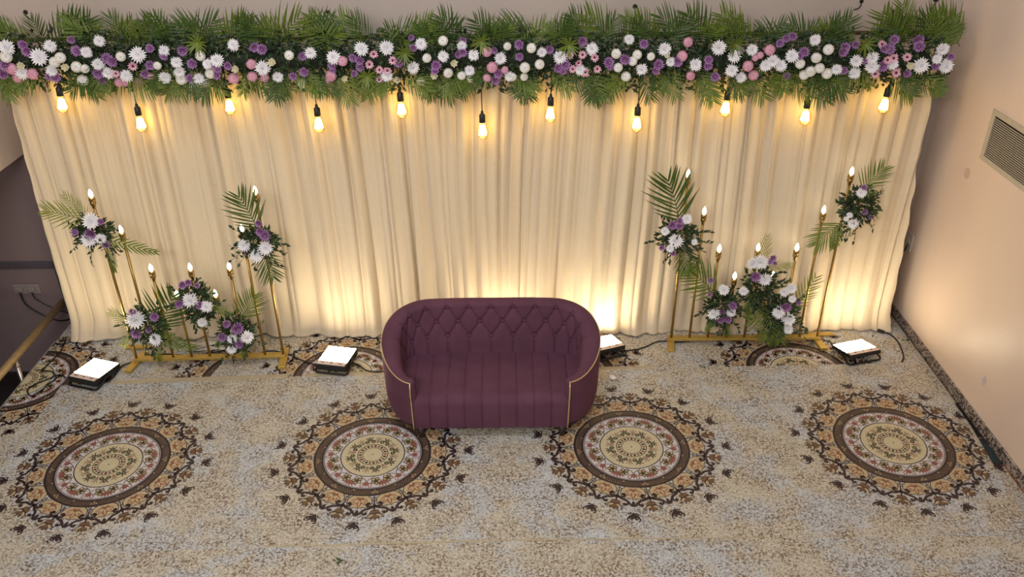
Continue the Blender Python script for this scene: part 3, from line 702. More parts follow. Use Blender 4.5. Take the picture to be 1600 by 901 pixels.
# fronds above and below
r = random.Random(42)
x = -6
i = 0
while x < 1500:
    y0 = 74 + r.uniform(-5, 6); ang = r.choice((-1, 1)) * r.uniform(22, 64); L = r.uniform(40, 62)
    if 560 < x < 760: L *= .86
    base = at_y(x - sin(radians(ang)) * 14, y0, 5.92 + r.uniform(-.05, .04))
    tx = x + sin(radians(ang)) * L; tx = max(-30, min(1492, tx)); ty = max(30, y0 - cos(radians(ang)) * L)
    tip = at_y(tx, ty, 5.88 + r.uniform(-.08, .06))
    add_frond(gar, PIg, 'd' if r.random() < .55 else 'g', base, tip, r.uniform(-.4, .4), r.uniform(.9, 1.15), i); i += 1
    x += r.uniform(12, 21)
for a in ((1462, 70, 1488, 26), (1470, 75, 1496, 45), (1452, 70, 1460, 22), (1420, 60, 1408, 12), (12, 70, -15, 40)):
    add_frond(gar, PIg, 'g', at_y(a[0], a[1], 5.88), at_y(a[2], a[3], 5.84), 0, 1.0, i); i += 1
x = 8
while x < 1480:
    y0 = 108 + r.uniform(-6, 4); ang = r.choice((-1, 1)) * r.uniform(10, 58); L = r.uniform(36, 54)
    base = at_y(x, y0, 5.84); tx = max(4, min(1472, x + sin(radians(ang)) * L)); ty = min(155, y0 + cos(radians(ang)) * L)
    tip = at_y(tx, ty, 5.76 + r.uniform(-.05, .06))
    if min(abs((x + tx) / 2 - q) for q in (96, 357, 626, 861, 1136, 1385)) < 15:   # leave the lamp sockets free
        x += 6; continue
    add_frond(gar, PIg, 'g' if r.random() < .7 else 'd', base, tip, r.uniform(-.4, .4), r.uniform(1.0, 1.35), i); i += 1
    x += r.uniform(13, 22)
# dark leaf filling along the bar
mb = MB(); rr = random.Random(9)
for q in range(9500):
    px = rr.uniform(0, 1478); py = rr.gauss(94, 20); py = min(138, max(52, py))
    t = (py - 92) / 46; p = at_y(px, py, 5.78 + .08 * t * t + rr.uniform(0, .10))
    leaf(mb, PIg @ p, Vector((rr.uniform(-1, 1), rr.uniform(-1, .2), rr.uniform(-1, 1))), rr.uniform(.035, .07), rr.uniform(.018, .03), 0 if rr.random() < .78 else 1, rr)
o = mb.build('foliage', [LEAFD, LEAFM], gar); o['kind'] = 'stuff'
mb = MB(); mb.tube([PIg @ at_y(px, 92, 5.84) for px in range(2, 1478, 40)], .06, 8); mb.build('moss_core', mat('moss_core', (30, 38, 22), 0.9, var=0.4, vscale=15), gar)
# variegated spider plant tufts
def tuft(px, py, seed):
    r = random.Random(seed); mb = MB(); c = PIg @ gar_pt(px, py)
    for q in range(14):
        a = 2 * pi * q / 14 + r.uniform(-.2, .2); d = Vector((cos(a), -.5, sin(a))); s = d.cross(Vector((0, 1, 0))).normalized()
        pts = [c + d * L + Vector((0, -.02, -1.2 * L * L)) for L in (0, .028, .055, .08)]
        for w_, mi, dy in ((.0065, 0, 0), (.0010, 1, -.0012)):
            vs = []
            for p, ww in zip(pts, (1, 1, .8, .1)): vs += [p - s * w_ * ww + Vector((0, dy, 0)), p + s * w_ * ww + Vector((0, dy, 0))]
            mb.add(vs, [(0, 1, 3, 2), (2, 3, 5, 4), (4, 5, 7, 6)], mi)
    mb.build('spider_plant_tuft', [PALM, PALMY], gar)
for n_, (px, py) in enumerate([(633, 82), (752, 64), (575, 118), (888, 70), (310, 66), (1350, 68), (1148, 68)]): tuft(px, py, n_)

# ------------------------------------------------------------------ hanging bulbs
PENDS = [(98,163,94,133),(220,193,208,138),(359,166,353,130),(498,194,490,120),(627,171,622,130),(754,204,752,140),(860,178,862,130),(995,193,1000,130),(1134,169,1142,130),(1258,182,1266,128),(1382,164,1392,132)]
mb = MB(); mb.lathe([(.014, 0), (.018, -.012), (.036, -.042), (.045, -.07), (.043, -.095), (.028, -.120), (.008, -.130)], 18); bulbG = mb.mesh('bulb_glass', GLASS, True)
mb = MB()
for q in range(6):
    a = 2 * pi * q / 6; mb.tube([(.014 * cos(a), .014 * sin(a), -.026), (.026 * cos(a), .026 * sin(a), -.092)], .0075, 6)
mb.lathe([(.003, -.02), (.006, -.05), (.003, -.095)], 6); filM = mb.mesh('filament', PENDM, True)
mb = MB(); mb.lathe([(.004, .088), (.009, .084), (.011, .066), (.022, .056), (.023, .004), (.021, 0)], 14); sockM = mb.mesh('socket', BLACK, True)
for n_, (bx, by, cx, cy) in enumerate(PENDS):
    pb = at_y(bx, by, 5.875); top = at_y(cx, cy, 5.875)
    o = empty('pendant_bulb', (pb.x, pb.y, pb.z + .062))
    dd = (top - o.location).normalized(); dd = (dd + Vector((0, 0, 2))).normalized()
    o.rotation_euler = dd.to_track_quat('Z', 'Y').to_euler()
    link('glass_bulb', bulbG, o); link('filament', filM, o); link('socket', sockM, o)
    Mi = (Matrix.Translation(o.location) @ o.rotation_euler.to_matrix().to_4x4()).inverted()
    mb = MB(); mb.tube([Vector((0, 0, .085)), Vector((0, 0, .11)), Mi @ (o.location.lerp(top, .7) + Vector((0, 0, .03))), Mi @ (top + Vector((0, .0, .10)))], .004, 6); mb.build('cord', CABLE, o, True)
    ords = ['leftmost', 'second', 'third', 'fourth', 'fifth', 'sixth', 'seventh', 'eighth', 'ninth', 'tenth', 'rightmost']
    tag(o, ('%s glowing filament bulb on a black cord under the garland' % ords[n_]) if n_ in (0, 10) else ('%s glowing filament bulb from the left, hanging under the garland' % ords[n_]), 'pendant light', 'filament bulbs hanging under the garland')

# ------------------------------------------------------------------ candle stands
mb = MB(); mb.lathe([(.007, 0), (.011, .004), (.0145, .015), (.0155, .026), (.013, .040), (.007, .054), (.002, .064)], 14); candB = mb.mesh('candle_bulb', CANDM, True)
mb = MB(); mb.lathe([(.010, -.085), (.013, -.08), (.015, -.06), (.021, -.055), (.022, -.035), (.019, -.032), (.019, -.028), (.023, -.024), (.023, -.006), (.019, 0)], 14); candS = mb.mesh('candle_socket', BRASS, True)
def stand(name, x0, x1, Y, ys, heights, label, rear):
    c = Vector(((x0 + x1) / 2, Y, .0068 if Y < 5.3 else .004)); o = empty(name, c); tag(o, label, 'candle stand', 'gold candle stands')
    PI = loc_of(o).inverted(); n = len(heights)
    f = lambda x: Y + ys * (x - c.x)
    mb = MB(); M = Matrix.Rotation(math.atan(ys), 4, 'Z'); L = (x1 - x0) / 2
    mb.cbox((-L - .02, -.028, .028), (L + .02, .028, .05), .002, 0, M); mb.build('base_bar', GOLDP, o)
    for s_, an in ((-1, -.16), (1, .10)):
        mb = MB(); bk_ = .13 if Y < 5.7 else .075; M2 = Matrix.Translation((s_ * L, ys * s_ * L, 0)) @ Matrix.Rotation(an, 4, 'Z')
        mb.cbox((-.029, -.15, .0005), (.029, bk_, .027), .002, 0, M2); mb.build('cross_foot', GOLDP, o)
    mb = MB(); xa = rear * (L + .06); ry = .17 if Y < 5.7 else .06; mb.cbox((xa - .11, ry, .0005), (xa + .11, ry + .045, .02), .002); mb.build('rear_foot', GOLDP, o)
    for i, h in enumerate(heights):
        x = -L + (2 * L) * i / (n - 1); y = ys * x
        mb = MB(); mb.tube([(x, y, .048), (x, y, h - .12)], .0105, 10); rod = mb.build('rod', GOLD, o, True)
        link('candle_socket', candS, o, Matrix.Translation((x, y, h - .03)))
        link('candle_bulb', candB, o, Matrix.Translation((x, y, h - .03)))
    return o
HT = [1.485, 1.195, .868, .635, .868, .63, .868, 1.18, 1.485]
stand('candle_stand', -3.01, -1.835, 5.645, .03, HT, 'gold candle stand of nine lit rods left of the sofa', -1)
HT2 = [1.506, 1.201, .878, .632, .884, .634, .882, 1.202, 1.515]
stand('candle_stand', 1.34, 2.555, 5.85, 0.0, HT2, 'gold candle stand of nine lit rods right of the sofa', 1)

# ------------------------------------------------------------------ flower arrangements on the stands
ARR = [
 dict(Y=5.62, c=(145,362), r=(30,20), lab='airy flower spray on the leftmost tall rod, fronds trailing left',
  fl=[('W',142,345,21),('W',139,374,20),('W',157,373,14),('P',157,346,9),('P',141,366,16),('P',117,363,9),('P',165,382,11)],
  fr=[('y',138,346,64,331,1.0),('y',140,344,104,312,.9),('n',163,372,230,388,.7),('n',170,376,182,426,.6)]),
 dict(Y=5.62, c=(403,378), r=(33,24), lab='flower spray with an upright frond on the tall right rods of the left stand',
  fl=[('P',404,349,11),('P',406,362,12),('P',414,368,16),('W',381,383,18),('W',415,387,20),('W',401,399,19),('P',385,396,6)],
  fr=[('d',404,362,371,312,1.2),('d',412,390,430,432,1.3),('n',395,372,405,402,.8)]),
 dict(Y=5.58, c=(230,510), r=(32,30), lab='low flower cluster with a big white bloom at the left end of the left stand',
  fl=[('W',211,498,25),('P',207,487,10),('P',241,495,12),('P',213,521,14),('P',232,515,9),('W',243,530,17)],
  fr=[('d',240,517,262,466,1.3),('y',215,510,176,492,1.0),('n',236,526,293,537,.9),('n',225,515,262,520,1.0),('n',246,535,252,566,.8),('y',208,515,192,545,.8)]),
 dict(Y=5.60, c=(308,472), r=(28,36), lab='leafy flower cluster high in the middle of the left stand',
  fl=[('P',285,445,12),('P',294,441,10),('P',280,475,12),('W',298,469,21),('P',312,477,12),('W',323,479,17),('W',316,503,14),('P',308,446,8)],
  fr=[('n',318,468,356,486,1.0),('n',305,480,318,512,.9)]),
 dict(Y=5.58, c=(369,520), r=(29,32), lab='dense purple and white cluster low at the right of the left stand',
  fl=[('P',354,506,11),('P',371,513,18),('P',347,527,13),('P',374,538,12),('W',386,526,19),('W',363,529,14),('W',362,545,14)],
  fr=[('g',374,500,392,464,1.1),('n',355,515,340,545,.9),('n',378,530,384,560,.9)]),
 dict(Y=5.82, c=(1060,368), r=(34,30), lab='flower spray under a broad upright frond at the left of the right stand',
  fl=[('P',1051,352,13),('P',1063,345,11),('P',1062,353,12),('W',1073,342,15),('W',1039,361,13),('W',1056,376,21),('W',1047,388,12),('W',1085,378,10),('P',1034,387,9),('P',1052,396,9)],
  fr=[('d',1062,352,1040,288,1.2),('d',1066,380,1081,423,1.2)]),
 dict(Y=5.79, c=(1128,480), r=(30,35), lab='low purple and white cluster with a frond to its left, right stand',
  fl=[('W',1131,452,16),('P',1111,438,9),('P',1109,460,7),('W',1115,490,18),('P',1145,478,13),('W',1142,487,14),('P',1126,500,11),('P',1138,499,11),('P',1129,487,10)],
  fr=[('g',1122,462,1078,430,1.2),('n',1130,495,1140,526,.9),('n',1120,490,1105,518,.9)]),
 dict(Y=5.80, c=(1186,448), r=(30,40), lab='tallest middle cluster with white blooms on top, centre of the right stand',
  fl=[('W',1175,411,17),('W',1189,408,21),('P',1181,432,15),('W',1195,436,18),('W',1162,454,14),('P',1208,403,10),('P',1203,408,9),('P',1211,411,7)],
  fr=[('y',1196,416,1232,413,.9),('y',1188,415,1194,382,.9),('n',1180,450,1170,492,1.1),('n',1185,450,1192,490,1.0)]),
 dict(Y=5.77, c=(1222,490), r=(30,36), lab='white cluster over low palm fronds at the right of the right stand',
  fl=[('W',1236,450,15),('W',1238,467,11),('W',1217,488,18),('W',1232,498,19),('P',1228,480,15),('P',1248,473,7),('W',1232,514,14),('W',1226,456,13)],
  fr=[('y',1236,482,1264,442,1.1),('g',1216,492,1174,502,1.1),('g',1212,495,1200,532,1.4),('g',1215,498,1222,534,1.3)]),
 dict(Y=5.82, c=(1342,322), r=(32,30), lab='leafy spray at the top of the rightmost tall rod',
  fl=[('W',1346,301,14),('W',1333,349,14),('W',1328,336,9),('P',1350,293,9),('P',1351,331,9),('P',1360,339,7),('W',1322,342,7)],
  fr=[('g',1343,298,1376,262,1.1),('g',1318,345,1278,384,1.1),('n',1316,346,1304,390,1.0),('n',1335,315,1365,300,.8)]),
]
for n_, A in enumerate(ARR):
    c = at_y(A['c'][0], A['c'][1], A['Y'])
    o = empty('flower_arrangement', c); tag(o, A['lab'], 'flowers', 'flower arrangements on the candle stands')
    PI = loc_of(o).inverted(); sc = (c - CAM).length / F
    blob_foliage(o, PI, 'foliage', [(c, A['r'][0] * sc * .86, .09, A['r'][1] * sc * .92)], 420, .048, 100 + n_, sprigs=11)
    for j, (t, px, py, s_) in enumerate(A['fl']):
        p = at_y(px, py, A['Y'] - .085); add_flower(o, PI, t, p, s_ / 2 * sc * 1.2, n_ * 31 + j)
    for j, (kk, bx, by, tx, ty, wd) in enumerate(A['fr']):
        add_frond(o, PI, kk, at_y(bx, by, A['Y'] - .02), at_y(tx, ty, A['Y'] - .07), 0, wd, j + n_)

# ------------------------------------------------------------------ sofa
def build_sofa():
    root = empty('tufted_sofa', (-.135, 5.0, .0065)); tag(root, 'plum velvet tub sofa with button tufted back and gold piping', 'sofa')
    # outer plan half curve from right front to back centre
    ctl = [(.565, -.335), (.62, -.30), (.68, -.235), (.735, -.145), (.775, -.04), (.79, .07), (.765, .19), (.69, .295), (.54, .36), (.30, .38), (0, .382)]
    half = spline([(x, y, 0) for x, y in ctl], 14)
    path = half + [Vector((-p.x, p.y, 0)) for p in reversed(half[:-1])]
    # resample evenly
    S = [0.0]
    for i in range(1, len(path)): S.append(S[-1] + (path[i] - path[i-1]).length)
    TOT = S[-1]; N = 640
    def at(s):
        s = max(0, min(TOT - 1e-6, s)); lo, hi = 0, len(S) - 1
        while hi - lo > 1:
            mid = (lo + hi) // 2
            if S[mid] <= s: lo = mid
            else: hi = mid
        f = (s - S[lo]) / (S[hi] - S[lo]); return path[lo].lerp(path[hi], f)
    def height(s):
        d = min(s, TOT - s)      # distance from arm front
        t = max(0, min(1, d / .98)); t = t * t * (3 - 2 * t)
        return .492 + (.748 - .492) * t
    def width(s):
        d = min(s, TOT - s); t = min(1, d / .42); b2 = max(0, min(1, (d - .55) / .5)); return .062 + .078 * (t * t * (3 - 2 * t)) - .03 * b2
    ZB = .092; ZS = .31
    ds, dv = .082, .112; V0 = .045
    s_mid = TOT / 2
    def tuft_h(s, v):
        # v: drop below the rim top; rows of buttons at V0, V0 + dv, V0 + 2 dv, joined by diagonal creases
        u = (s - s_mid) / ds; q = (v - V0) / dv
        d = min(s, TOT - s); fade = max(0, min(1, (d - .30) / .15))
        line = lambda x: 1 - math.exp(-(x / .16) ** 2)
        def tri(x): x = x % 2; return min(x, 2 - x)      # distance to nearest even number
        if q < 0: val = line(tri(u) * 1.4); val = 1 - (1 - val) * .45 * max(0, 1 + q * .9)
        elif q > 2: val = 1 - (1 - line(tri(u) * 1.4)) * .6
        else:
            val = line(tri(u + q)) * line(tri(u - q)); val = .45 + .55 * val
            val *= .55 + .45 * (abs(sin(pi * (u + q) / 2)) * abs(sin(pi * (u - q) / 2))) ** .4
        best = 9
        for row in range(3):
            e = tri(u + row); best = min(best, e * e * .55 + (q - row) ** 2)
        val -= .75 * math.exp(-best / .03)
        return (val - 1) * .020 * fade
    NO, NR, NI = 7, 18, 60
    verts = []; rows = NO + NR + NI
    extra = 7
    stations = []
    for k in range(extra, 0, -1): stations.append((0.0, k / extra * pi / 2 * .98))
    for i in range(N + 1): stations.append((TOT * i / N, 0.0))
    for k in range(1, extra + 1): stations.append((TOT, -k / extra * pi / 2 * .98))
    rim_out = []; buttons = []
    for (s, phi) in stations:
        p = at(s); t = (at(s + .004) - at(s - .004)).normalized(); nrm = Vector((-t.y, t.x, 0))  # points inwards for this direction
        ctr = Vector((0, .0, 0)) - p
        if nrm.dot(ctr) < 0: nrm = -nrm
        W = width(s); h = height(s); fwd = Vector((0, -1, 0)); fwd = -t if s < TOT / 2 else t
        mid = p + nrm * W / 2
        cphi, sphi = cos(phi), sin(abs(phi))
        push = fwd * (W * .5 * sphi)
        def put(off, z, inner=False):
            o_ = (off - W / 2) * cphi
            zz = z - (.03 * (1 - cphi) if z > .3 else 0)
            q = mid + nrm * o_ + push; verts.append((q.x, q.y, zz))
        rr = W / 2; ztop = h; zr = h - rr * .75
        for k in range(NO): put(.02 * (1 - k / (NO - 1)) * (1 if k == 0 else .6), ZB + (zr - ZB) * k / NO)
        for k in range(NR):
            a = pi - pi * k / (NR - 1); z_ = zr + rr * .75 * sin(a); th = tuft_h(s, h - z_) if (phi == 0 and k > NR * .45) else 0
            put(rr + rr * cos(a) + th * max(0, cos(a)), z_ + th * sin(a) * .8)
        for k in range(NI):
            q = (k + 1) / NI; z = zr - (zr - (ZS - .05)) * q; v = (h - z)
            th = tuft_h(s, v) if phi == 0 else 0
            lean = (.03 + .05 * max(0, min(1, (min(s, TOT - s) - .6) / .4))) * q
            put(W + lean + th, z, True)
        rim_out.append(mid + nrm * (-W / 2 * cphi * .93) + push + Vector((0, 0, zr + rr * .30)))
    R_ = rows; faces = []
    for i in range(len(stations) - 1):
        for j in range(R_ - 1):
            a = i * R_ + j; faces.append((a, a + 1, a + R_ + 1, a + R_))
    mb = MB(); mb.add(verts, faces); 
    last = (len(stations) - 1) * R_
    mb.f.append(tuple(range(R_ - 1, -1, -1))); mb.m.append(0); mb.f.append(tuple(range(last, last + R_))); mb.m.append(0)
    shell = mb.build('back_and_arms', VELVET, root, True)
    # buttons
    bm_ = MB(); bm_.lathe([(.016, -.004), (.0155, .005), (.011, .010), (.001, .012)], 12); bmesh_ = bm_.mesh('button', VELVET, True)
    for row in range(3):
        for u in range(-18, 19):
            if (u + row) % 2: continue
            s = s_mid + u * ds
            d = min(s, TOT - s)
            if d < .42: continue
            v = V0 + row * dv; p = at(s); t = (at(s + .004) - at(s - .004)).normalized(); nrm = Vector((-t.y, t.x, 0))
            if nrm.dot(-p) < 0: nrm = -nrm
            W = width(s); h = height(s); z = h - v; zr = h - W / 2 * .75
            if z < ZS + .06: continue
            if z > zr: off = W / 2 + W / 2 * cos(math.asin(min(1, (z - zr) / (W / 2 * .75)))) - .016
            else: off = W + (.03 + .05 * max(0, min(1, (d - .6) / .4))) * (zr - z) / (zr - ZS + .05) - .026
            q = p + nrm * off + Vector((0, 0, z)); dirv = (nrm + Vector((0, 0, .25 if row else .9))).normalized()
            link('button', bmesh_, root, Matrix.Translation(q) @ dirv.to_track_quat('Z', 'Y').to_matrix().to_4x4())
    # piping: round the outer rim and down the arm fronts
    pa = [rim_out[i] for i in range(extra - 3, len(rim_out) - extra + 3, 3)]
    def down(end, fw):
        p = end.copy(); out = []
        bot = Vector((p.x * .985, -.352, ZB + .01)); 
        for k in range(1, 9):
            t = k / 8; q = p.lerp(bot, t); q.y = p.y + (-.366 - p.y) * min(1, t * 5); out.append(q)
        return out
    pts = list(reversed(down(pa[0], -1))) + pa + down(pa[-1], 1)
    mb = MB(); mb.tube(pts, .0048, 6); mb.build('gold_piping', mat('gold_piping', (226, 198, 142), 0.3, 0.6, var=0.08), root, True)
    # seat with stitched channels
    def inner_x(y):
        # inner half width of the well at depth y
        if y < -.28: return .56
        best = .5
        for i in range(0, 211):
            s = TOT * .5 * i / 210; p = at(s)
            if abs(p.y - y) < .012: best = max(best, p.x - width(s) + .015)
        return best
    prof = []
    for k in range(26): prof.append((.27 - (.27 + .27) * k / 25, .352 + .012 * sin(pi * k / 25)))
    for k in range(1, 9):
        a = pi / 2 * k / 8; prof.append((-.27 - .075 * sin(a), .352 - .075 * (1 - cos(a))))
    for k in range(1, 9): prof.append((-.345 - .004 * sin(pi * k / 8), .277 - (.277 - .092) * k / 8))
    NXs = 420; vs = []; ch = .1215
    for (y, z) in prof:
        hw = inner_x(y) if y > -.27 else .545 + max(0, (-.27 - y)) * 0
        if y <= -.27: hw = .545
        for k in range(NXs + 1):
            x = -hw + 2 * hw * k / NXs
            e_ = (x / ch + .5) % 1; e_ = min(e_, 1 - e_); g_ = .35 * abs(sin(pi * e_)) + .65 * (1 - math.exp(-(e_ / .045) ** 2))
            dz = -.011 * (1 - g_)
            if y > -.28: vs.append((x, y, z + dz))
            else:
                an = min(1, (-.27 - y) / .075); vs.append((x, y - dz * an, z + dz * (1 - an)))
    fs = []
    n1 = NXs + 1
    for i in range(len(prof) - 1):
        for k in range(NXs): a = i * n1 + k; fs.append((a, a + n1, a + n1 + 1, a + 1))
    mb = MB(); mb.add(vs, fs); seat = mb.build('seat', VELVET, root, True)
    mb = MB(); nb = len(half)
    pl = [(p.x * .97, p.y * .97) for p in path]
    mb.add([(x, y, ZB - .004) for x, y in pl] + [(x, y, ZB + .03) for x, y in pl], [tuple(range(len(pl))), tuple(range(2 * len(pl) - 1, len(pl) - 1, -1))] + [(i, len(pl) + i, len(pl) + (i + 1) % len(pl), (i + 1) % len(pl)) for i in range(len(pl))])
    mb.build('base_panel', mat('black_underlay', (30, 22, 24), 0.8, var=0.1), root)
    lg = MB(); lg.lathe([(.018, 0), (.020, .004), (.029, .098)], 12); lm = lg.mesh('leg', WOODD, True)
    for x, y in ((-.50, -.318), (.50, -.318), (-.5, .27), (.5, .27)): link('leg', lm, root, Matrix.Translation((x, y, 0)))
    return root
build_sofa()

# ------------------------------------------------------------------ floodlights
def flood(cx, cy, rz, label, tilt=12, W=.27, D=.225, z=.0066, lift=.034):
    o = empty('floodlight', (cx, cy, z), rz); tag(o, label, 'floodlight', 'floodlights on the stage floor')
    # local: +Y towards curtain, rear edge low, front edge propped by the bracket
    T = Matrix.Translation((0, D / 2, lift)) @ Matrix.Rotation(radians(-tilt), 4, 'X') @ Matrix.Translation((0, -D / 2, 0))
    mb = MB(); mb.cbox((-W/2, -D/2, -.022 if tilt > 5 else -.040), (W/2, D/2, .010), .005, 0, T); mb.build('housing', BLACK, o)
    for k in range(9):
        x = -W/2 + .025 + k * (W - .05) / 8
        mb = MB(); mb.box((x - .003, -D/2 + .02, -.034), (x + .003, D/2 - .03, -.021), 0, T); mb.build('cooling_fin', BLACK, o)
    mb = MB(); mb.box((-W/2 + .008, -D/2 + .058, .0095), (W/2 - .008, D/2 - .008, .0120), 0, T); mb.build('led_panel', FLOODM, o)
    mb = MB(); mb.box((-W/2 + .008, -D/2 + .008, .0095), (W/2 - .008, -D/2 + .058, .0118), 0, T); dp = mb.build('driver_board', mat('driver_board', (226, 204, 192), 0.4, var=0.04), o)
    for x, l in ((-.075, .03), (0, .022), (.07, .028)):
        mb = MB(); mb.cbox((x - l/2, -D/2 + .03, .0118), (x + l/2, -D/2 + .037, .0145), .001, 0, T); mb.build('chip', BLACK, dp)
    mb = MB(); zf = (T @ Vector((0, -D/2 + .03, 0))).z
    pts = [T @ Vector((-W/2 - .006, 0.0, -.006)), (-W/2 - .008, -D/2 + .005, .012), (-W/2 + .01, -D/2 - .01, .009), (W/2 - .01, -D/2 - .01, .009), (W/2 + .008, -D/2 + .005, .012), T @ Vector((W/2 + .006, 0.0, -.006))]
    mb.tube(pts, .0085, 6); mb.build('bracket', BLACK, o)
    for s_ in (-1, 1):
        mb = MB(); mb.lathe([(.011, 0), (.011, .008), (.004, .010)], 8, 0, T @ Matrix.Translation((s_ * (W/2 + .004), 0, -.006)) @ Matrix.Rotation(s_ * pi/2, 4, 'Y')); mb.build('knob', BLACK, o)
    return o
flood(-3.262, 5.43, radians(-18), 'lit floodlight at the far left of the stage, beside the stair rail', W=.25, D=.285, tilt=3, lift=.055)
flood(-1.388, 5.585, radians(-11), 'lit floodlight between the left candle stand and the sofa', W=.25, D=.285, tilt=3, lift=.055)
flood(.775, 5.745, radians(20), 'lit floodlight half hidden behind the right arm of the sofa', W=.26, D=.25, tilt=10)
flood(2.805, 5.645, radians(16), 'lit floodlight at the far right near the wall', W=.285, D=.24, tilt=11)
flood(-.05, 5.72, 0, 'lit floodlight hidden behind the middle of the sofa back')

# ------------------------------------------------------------------ cables
zc = .0105
def floor_pts(px, z=zc): return [at_z(x, y, z) for x, y in px]
wire('black_cable', floor_pts([(103, 590), (92, 585), (75, 592), (55, 600), (43, 609), (48, 618), (62, 612), (75, 600), (88, 590), (80, 580), (66, 579), (72, 572), (84, 560), (95, 548), (103, 530)]), .0055, CABLE, 'black cable looping on the carpet left of the leftmost floodlight', 'cable')
wire('black_cable', floor_pts([(165, 597), (176, 590), (190, 572), (205, 566), (225, 556), (260, 553), (300, 555), (345, 552), (375, 554), (392, 556), (420, 548), (448, 552), (470, 562), (500, 572)]), .0055, CABLE, 'black cable running past the left stand between two floodlights', 'cable')
wire('black_cable', floor_pts([(515, 578), (530, 574), (545, 566), (560, 570), (572, 578), (590, 581), (606, 578)]), .0055, CABLE, 'black cable from the second floodlight to the sofa', 'cable')
wire('black_cable', floor_pts([(962, 548), (985, 547), (1005, 543), (1030, 533), (1062, 534), (1095, 530), (1130, 531), (1160, 528)]), .0055, CABLE, 'black cable from behind the sofa to the right stand', 'cable')
o = wire('extension_lead', [at_z(x, y, z) for x, y, z in ((1384, 519, .02), (1392, 523, .012), (1402, 532, zc), (1409, 546, zc), (1412, 558, zc), (1409, 565, zc))], .006, CABLE, 'black extension lead with a plug lying by the right curtain edge', 'cable')
a, c = at_z(1364, 513, .018), at_z(1386, 520, .018)
mb = MB(); d = (c - a); M = Matrix.Translation(a) @ Vector((d.x, d.y, 0)).to_track_quat('Z', 'Y').to_matrix().to_4x4()
mb.lathe([(.010, 0), (.014, .004), (.014, .03), (.009, .034), (.009, .042), (.015, .046), (.015, .085), (.006, .10)], 10, 0, M); mb.build('plug', BLACK, o)
for (cx, cy, sx, n_, lab) in ((318, 540, 42, 7, 'tangle of white cable behind the left candle stand'), (1160, 523, 26, 5, 'tangle of white cable behind the right candle stand')):
    r = random.Random(n_); pts = []
    for k in range(58):
        a = k * .83; q = .3 + .7 * r.random(); p = at_z(cx + cos(a) * sx * q * 1.15, cy + sin(a * 1.3) * 8.5 * q, .012 + .0012 * (k % 23)); pts.append(p)
    wire('white_cable', pts, .006, WCABLE, lab, 'cable', 5, 6)
for pts, lab in (([(452, 545), (447, 553), (438, 556), (428, 558), (424, 550)], 'white cable trailing at the right end of the left stand'), ([(1053, 515), (1056, 525), (1062, 533), (1075, 531)], 'white cable trailing at the left end of the right stand'),
                 ([(1290, 512), (1270, 520), (1250, 524), (1232, 528)], 'white cable trailing at the right end of the right stand'), ([(225, 545), (240, 553), (262, 556), (290, 548)], 'white cable trailing at the left end of the left stand')):
    wire('white_cable', floor_pts(pts, .012), .0042, WCABLE, lab, 'cable', 5)

# ------------------------------------------------------------------ left recess: socket, leads, rail
so = empty('socket_plate', (-4.203, YB, .26)); tag(so, 'grey wall socket plate with two leads, left recess', 'socket')
SOCK = mat('grey_socket', (150, 136, 132), 0.4, var=0.05)
mb = MB(); mb.cbox((-.115, -.012, -.048), (.115, 0, .048), .004); mb.build('plate', SOCK, so)
for x in (-.06, .045):
    mb = MB(); mb.cbox((x - .03, -.03, -.022), (x + .03, -.011, .024), .005); mb.build('plug', SOCK, so)
for x in (-.008, .09):
    mb = MB(); mb.cbox((x - .011, -.016, -.016), (x + .011, -.011, .016), .002); mb.build('switch_rocker', SOCK, so)
wire('socket_lead', [(-4.26, YB - .03, .235), (-4.24, YB - .035, .12), (-4.15, YB - .03, .02), (-4.02, YB - .03, -.05), (-3.9, YB - .05, -.03), (-3.8, YB - .05, .03)], .006, CABLE, 'thick black lead sagging from the left of the wall socket', 'cable')
wire('socket_lead', [(-4.157, YB - .03, .235), (-4.14, YB - .03, .17), (-4.05, YB - .025, .09), (-3.95, YB - .025, .04), (-3.84, YB - .04, .012)], .004, CABLE, 'thin lead sagging from the right of the wall socket', 'cable')
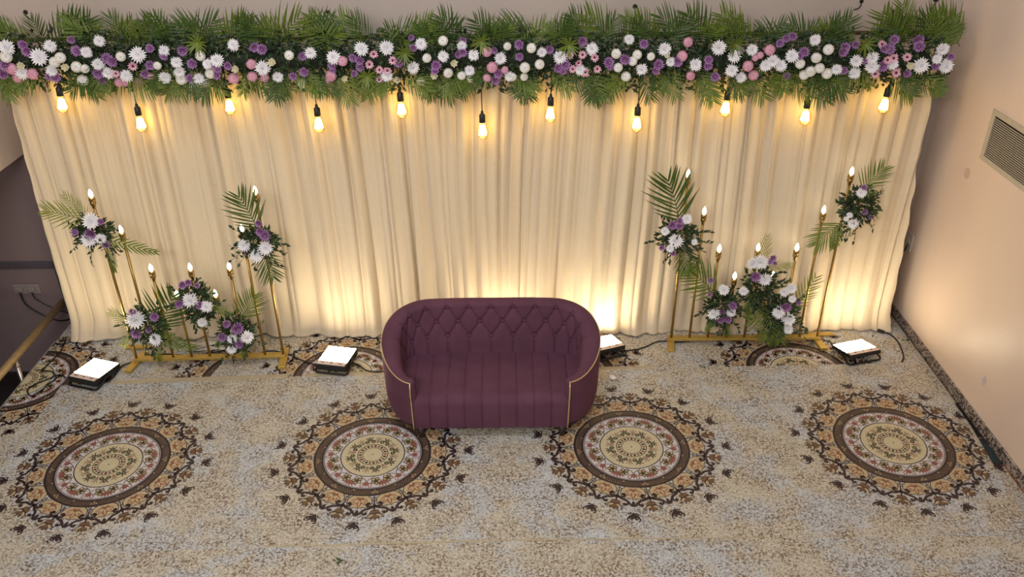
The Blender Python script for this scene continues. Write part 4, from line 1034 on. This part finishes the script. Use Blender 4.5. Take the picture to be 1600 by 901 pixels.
rl = empty('stair_rail', (-3.90, 5.35, ZLOW)); tag(rl, 'brass handrail beside the left edge of the stage', 'handrail')
RI = loc_of(rl).inverted()
mb = MB(); mb.tube([RI @ Vector((-3.90, 3.6, .145)), RI @ Vector((-3.90, 5.0, .147)), RI @ Vector((-3.90, 6.36, .15))], .032, 12); mb.build('rail', mat('worn_brass', (200, 174, 128), 0.38, 0.5, var=0.12), rl, True)
for yy in (5.50, 3.9):
    mb = MB(); mb.tube([RI @ Vector((-3.90, yy, ZLOW)), RI @ Vector((-3.90, yy, .12))], .016, 10); mb.lathe([(.016, 0), (.024, .004), (.024, .016), (.016, .02)], 10, 0, Matrix.Translation(RI @ Vector((-3.90, yy, .07)))); mb.build('post', mat('steel_post', (190, 180, 170), 0.3, 0.8, var=0.08), rl, True)
mb = MB(); mb.cbox((XL - .012, 2.6, -.02), (XL + .0, 5.95, .004), .001); tag(mb.build('edge_strip', mat('pale_metal_edge', (190, 184, 180), 0.35, 0.6, var=0.1)), 'pale metal strip along the left stage edge', 'strip')

# ------------------------------------------------------------------ litter
p = at_z(957, 591, .0066); mb = MB(); r = random.Random(3)
for k in range(7):
    a = 2 * pi * k / 7; M = Matrix.Rotation(a, 4, 'Z'); petal_strip(mb, M, .034, .026, .15 + .5 * r.random(), .8, 0)
o = mb.build('fallen_bloom', WHITEF); o.location = p; tag(o, 'small white bloom fallen on the carpet right of the sofa', 'flower')
for px, py, lab in ((1417, 532, 'fallen green sprig on the carpet beside the right skirting'), (526, 877, 'fallen green sprig on the front carpet'), (1097, 573, 'tiny fallen leaf on the carpet seam right of the sofa'), (1366, 526, 'dry leaf beside the right floodlight')):
    mb = MB(); r = random.Random(px)
    for k in range(6 if px in (1417, 526) else 2):
        leaf(mb, Vector((r.uniform(-.03, .03), r.uniform(-.012, .012), .003 + .001 * k)), Vector((r.uniform(-1, 1), r.uniform(-.6, .6), .1)), .032, .014, 0, r)
    o = mb.build('fallen_leaf', LEAFM); o.location = at_z(px, py, .0095); tag(o, lab, 'leaf')
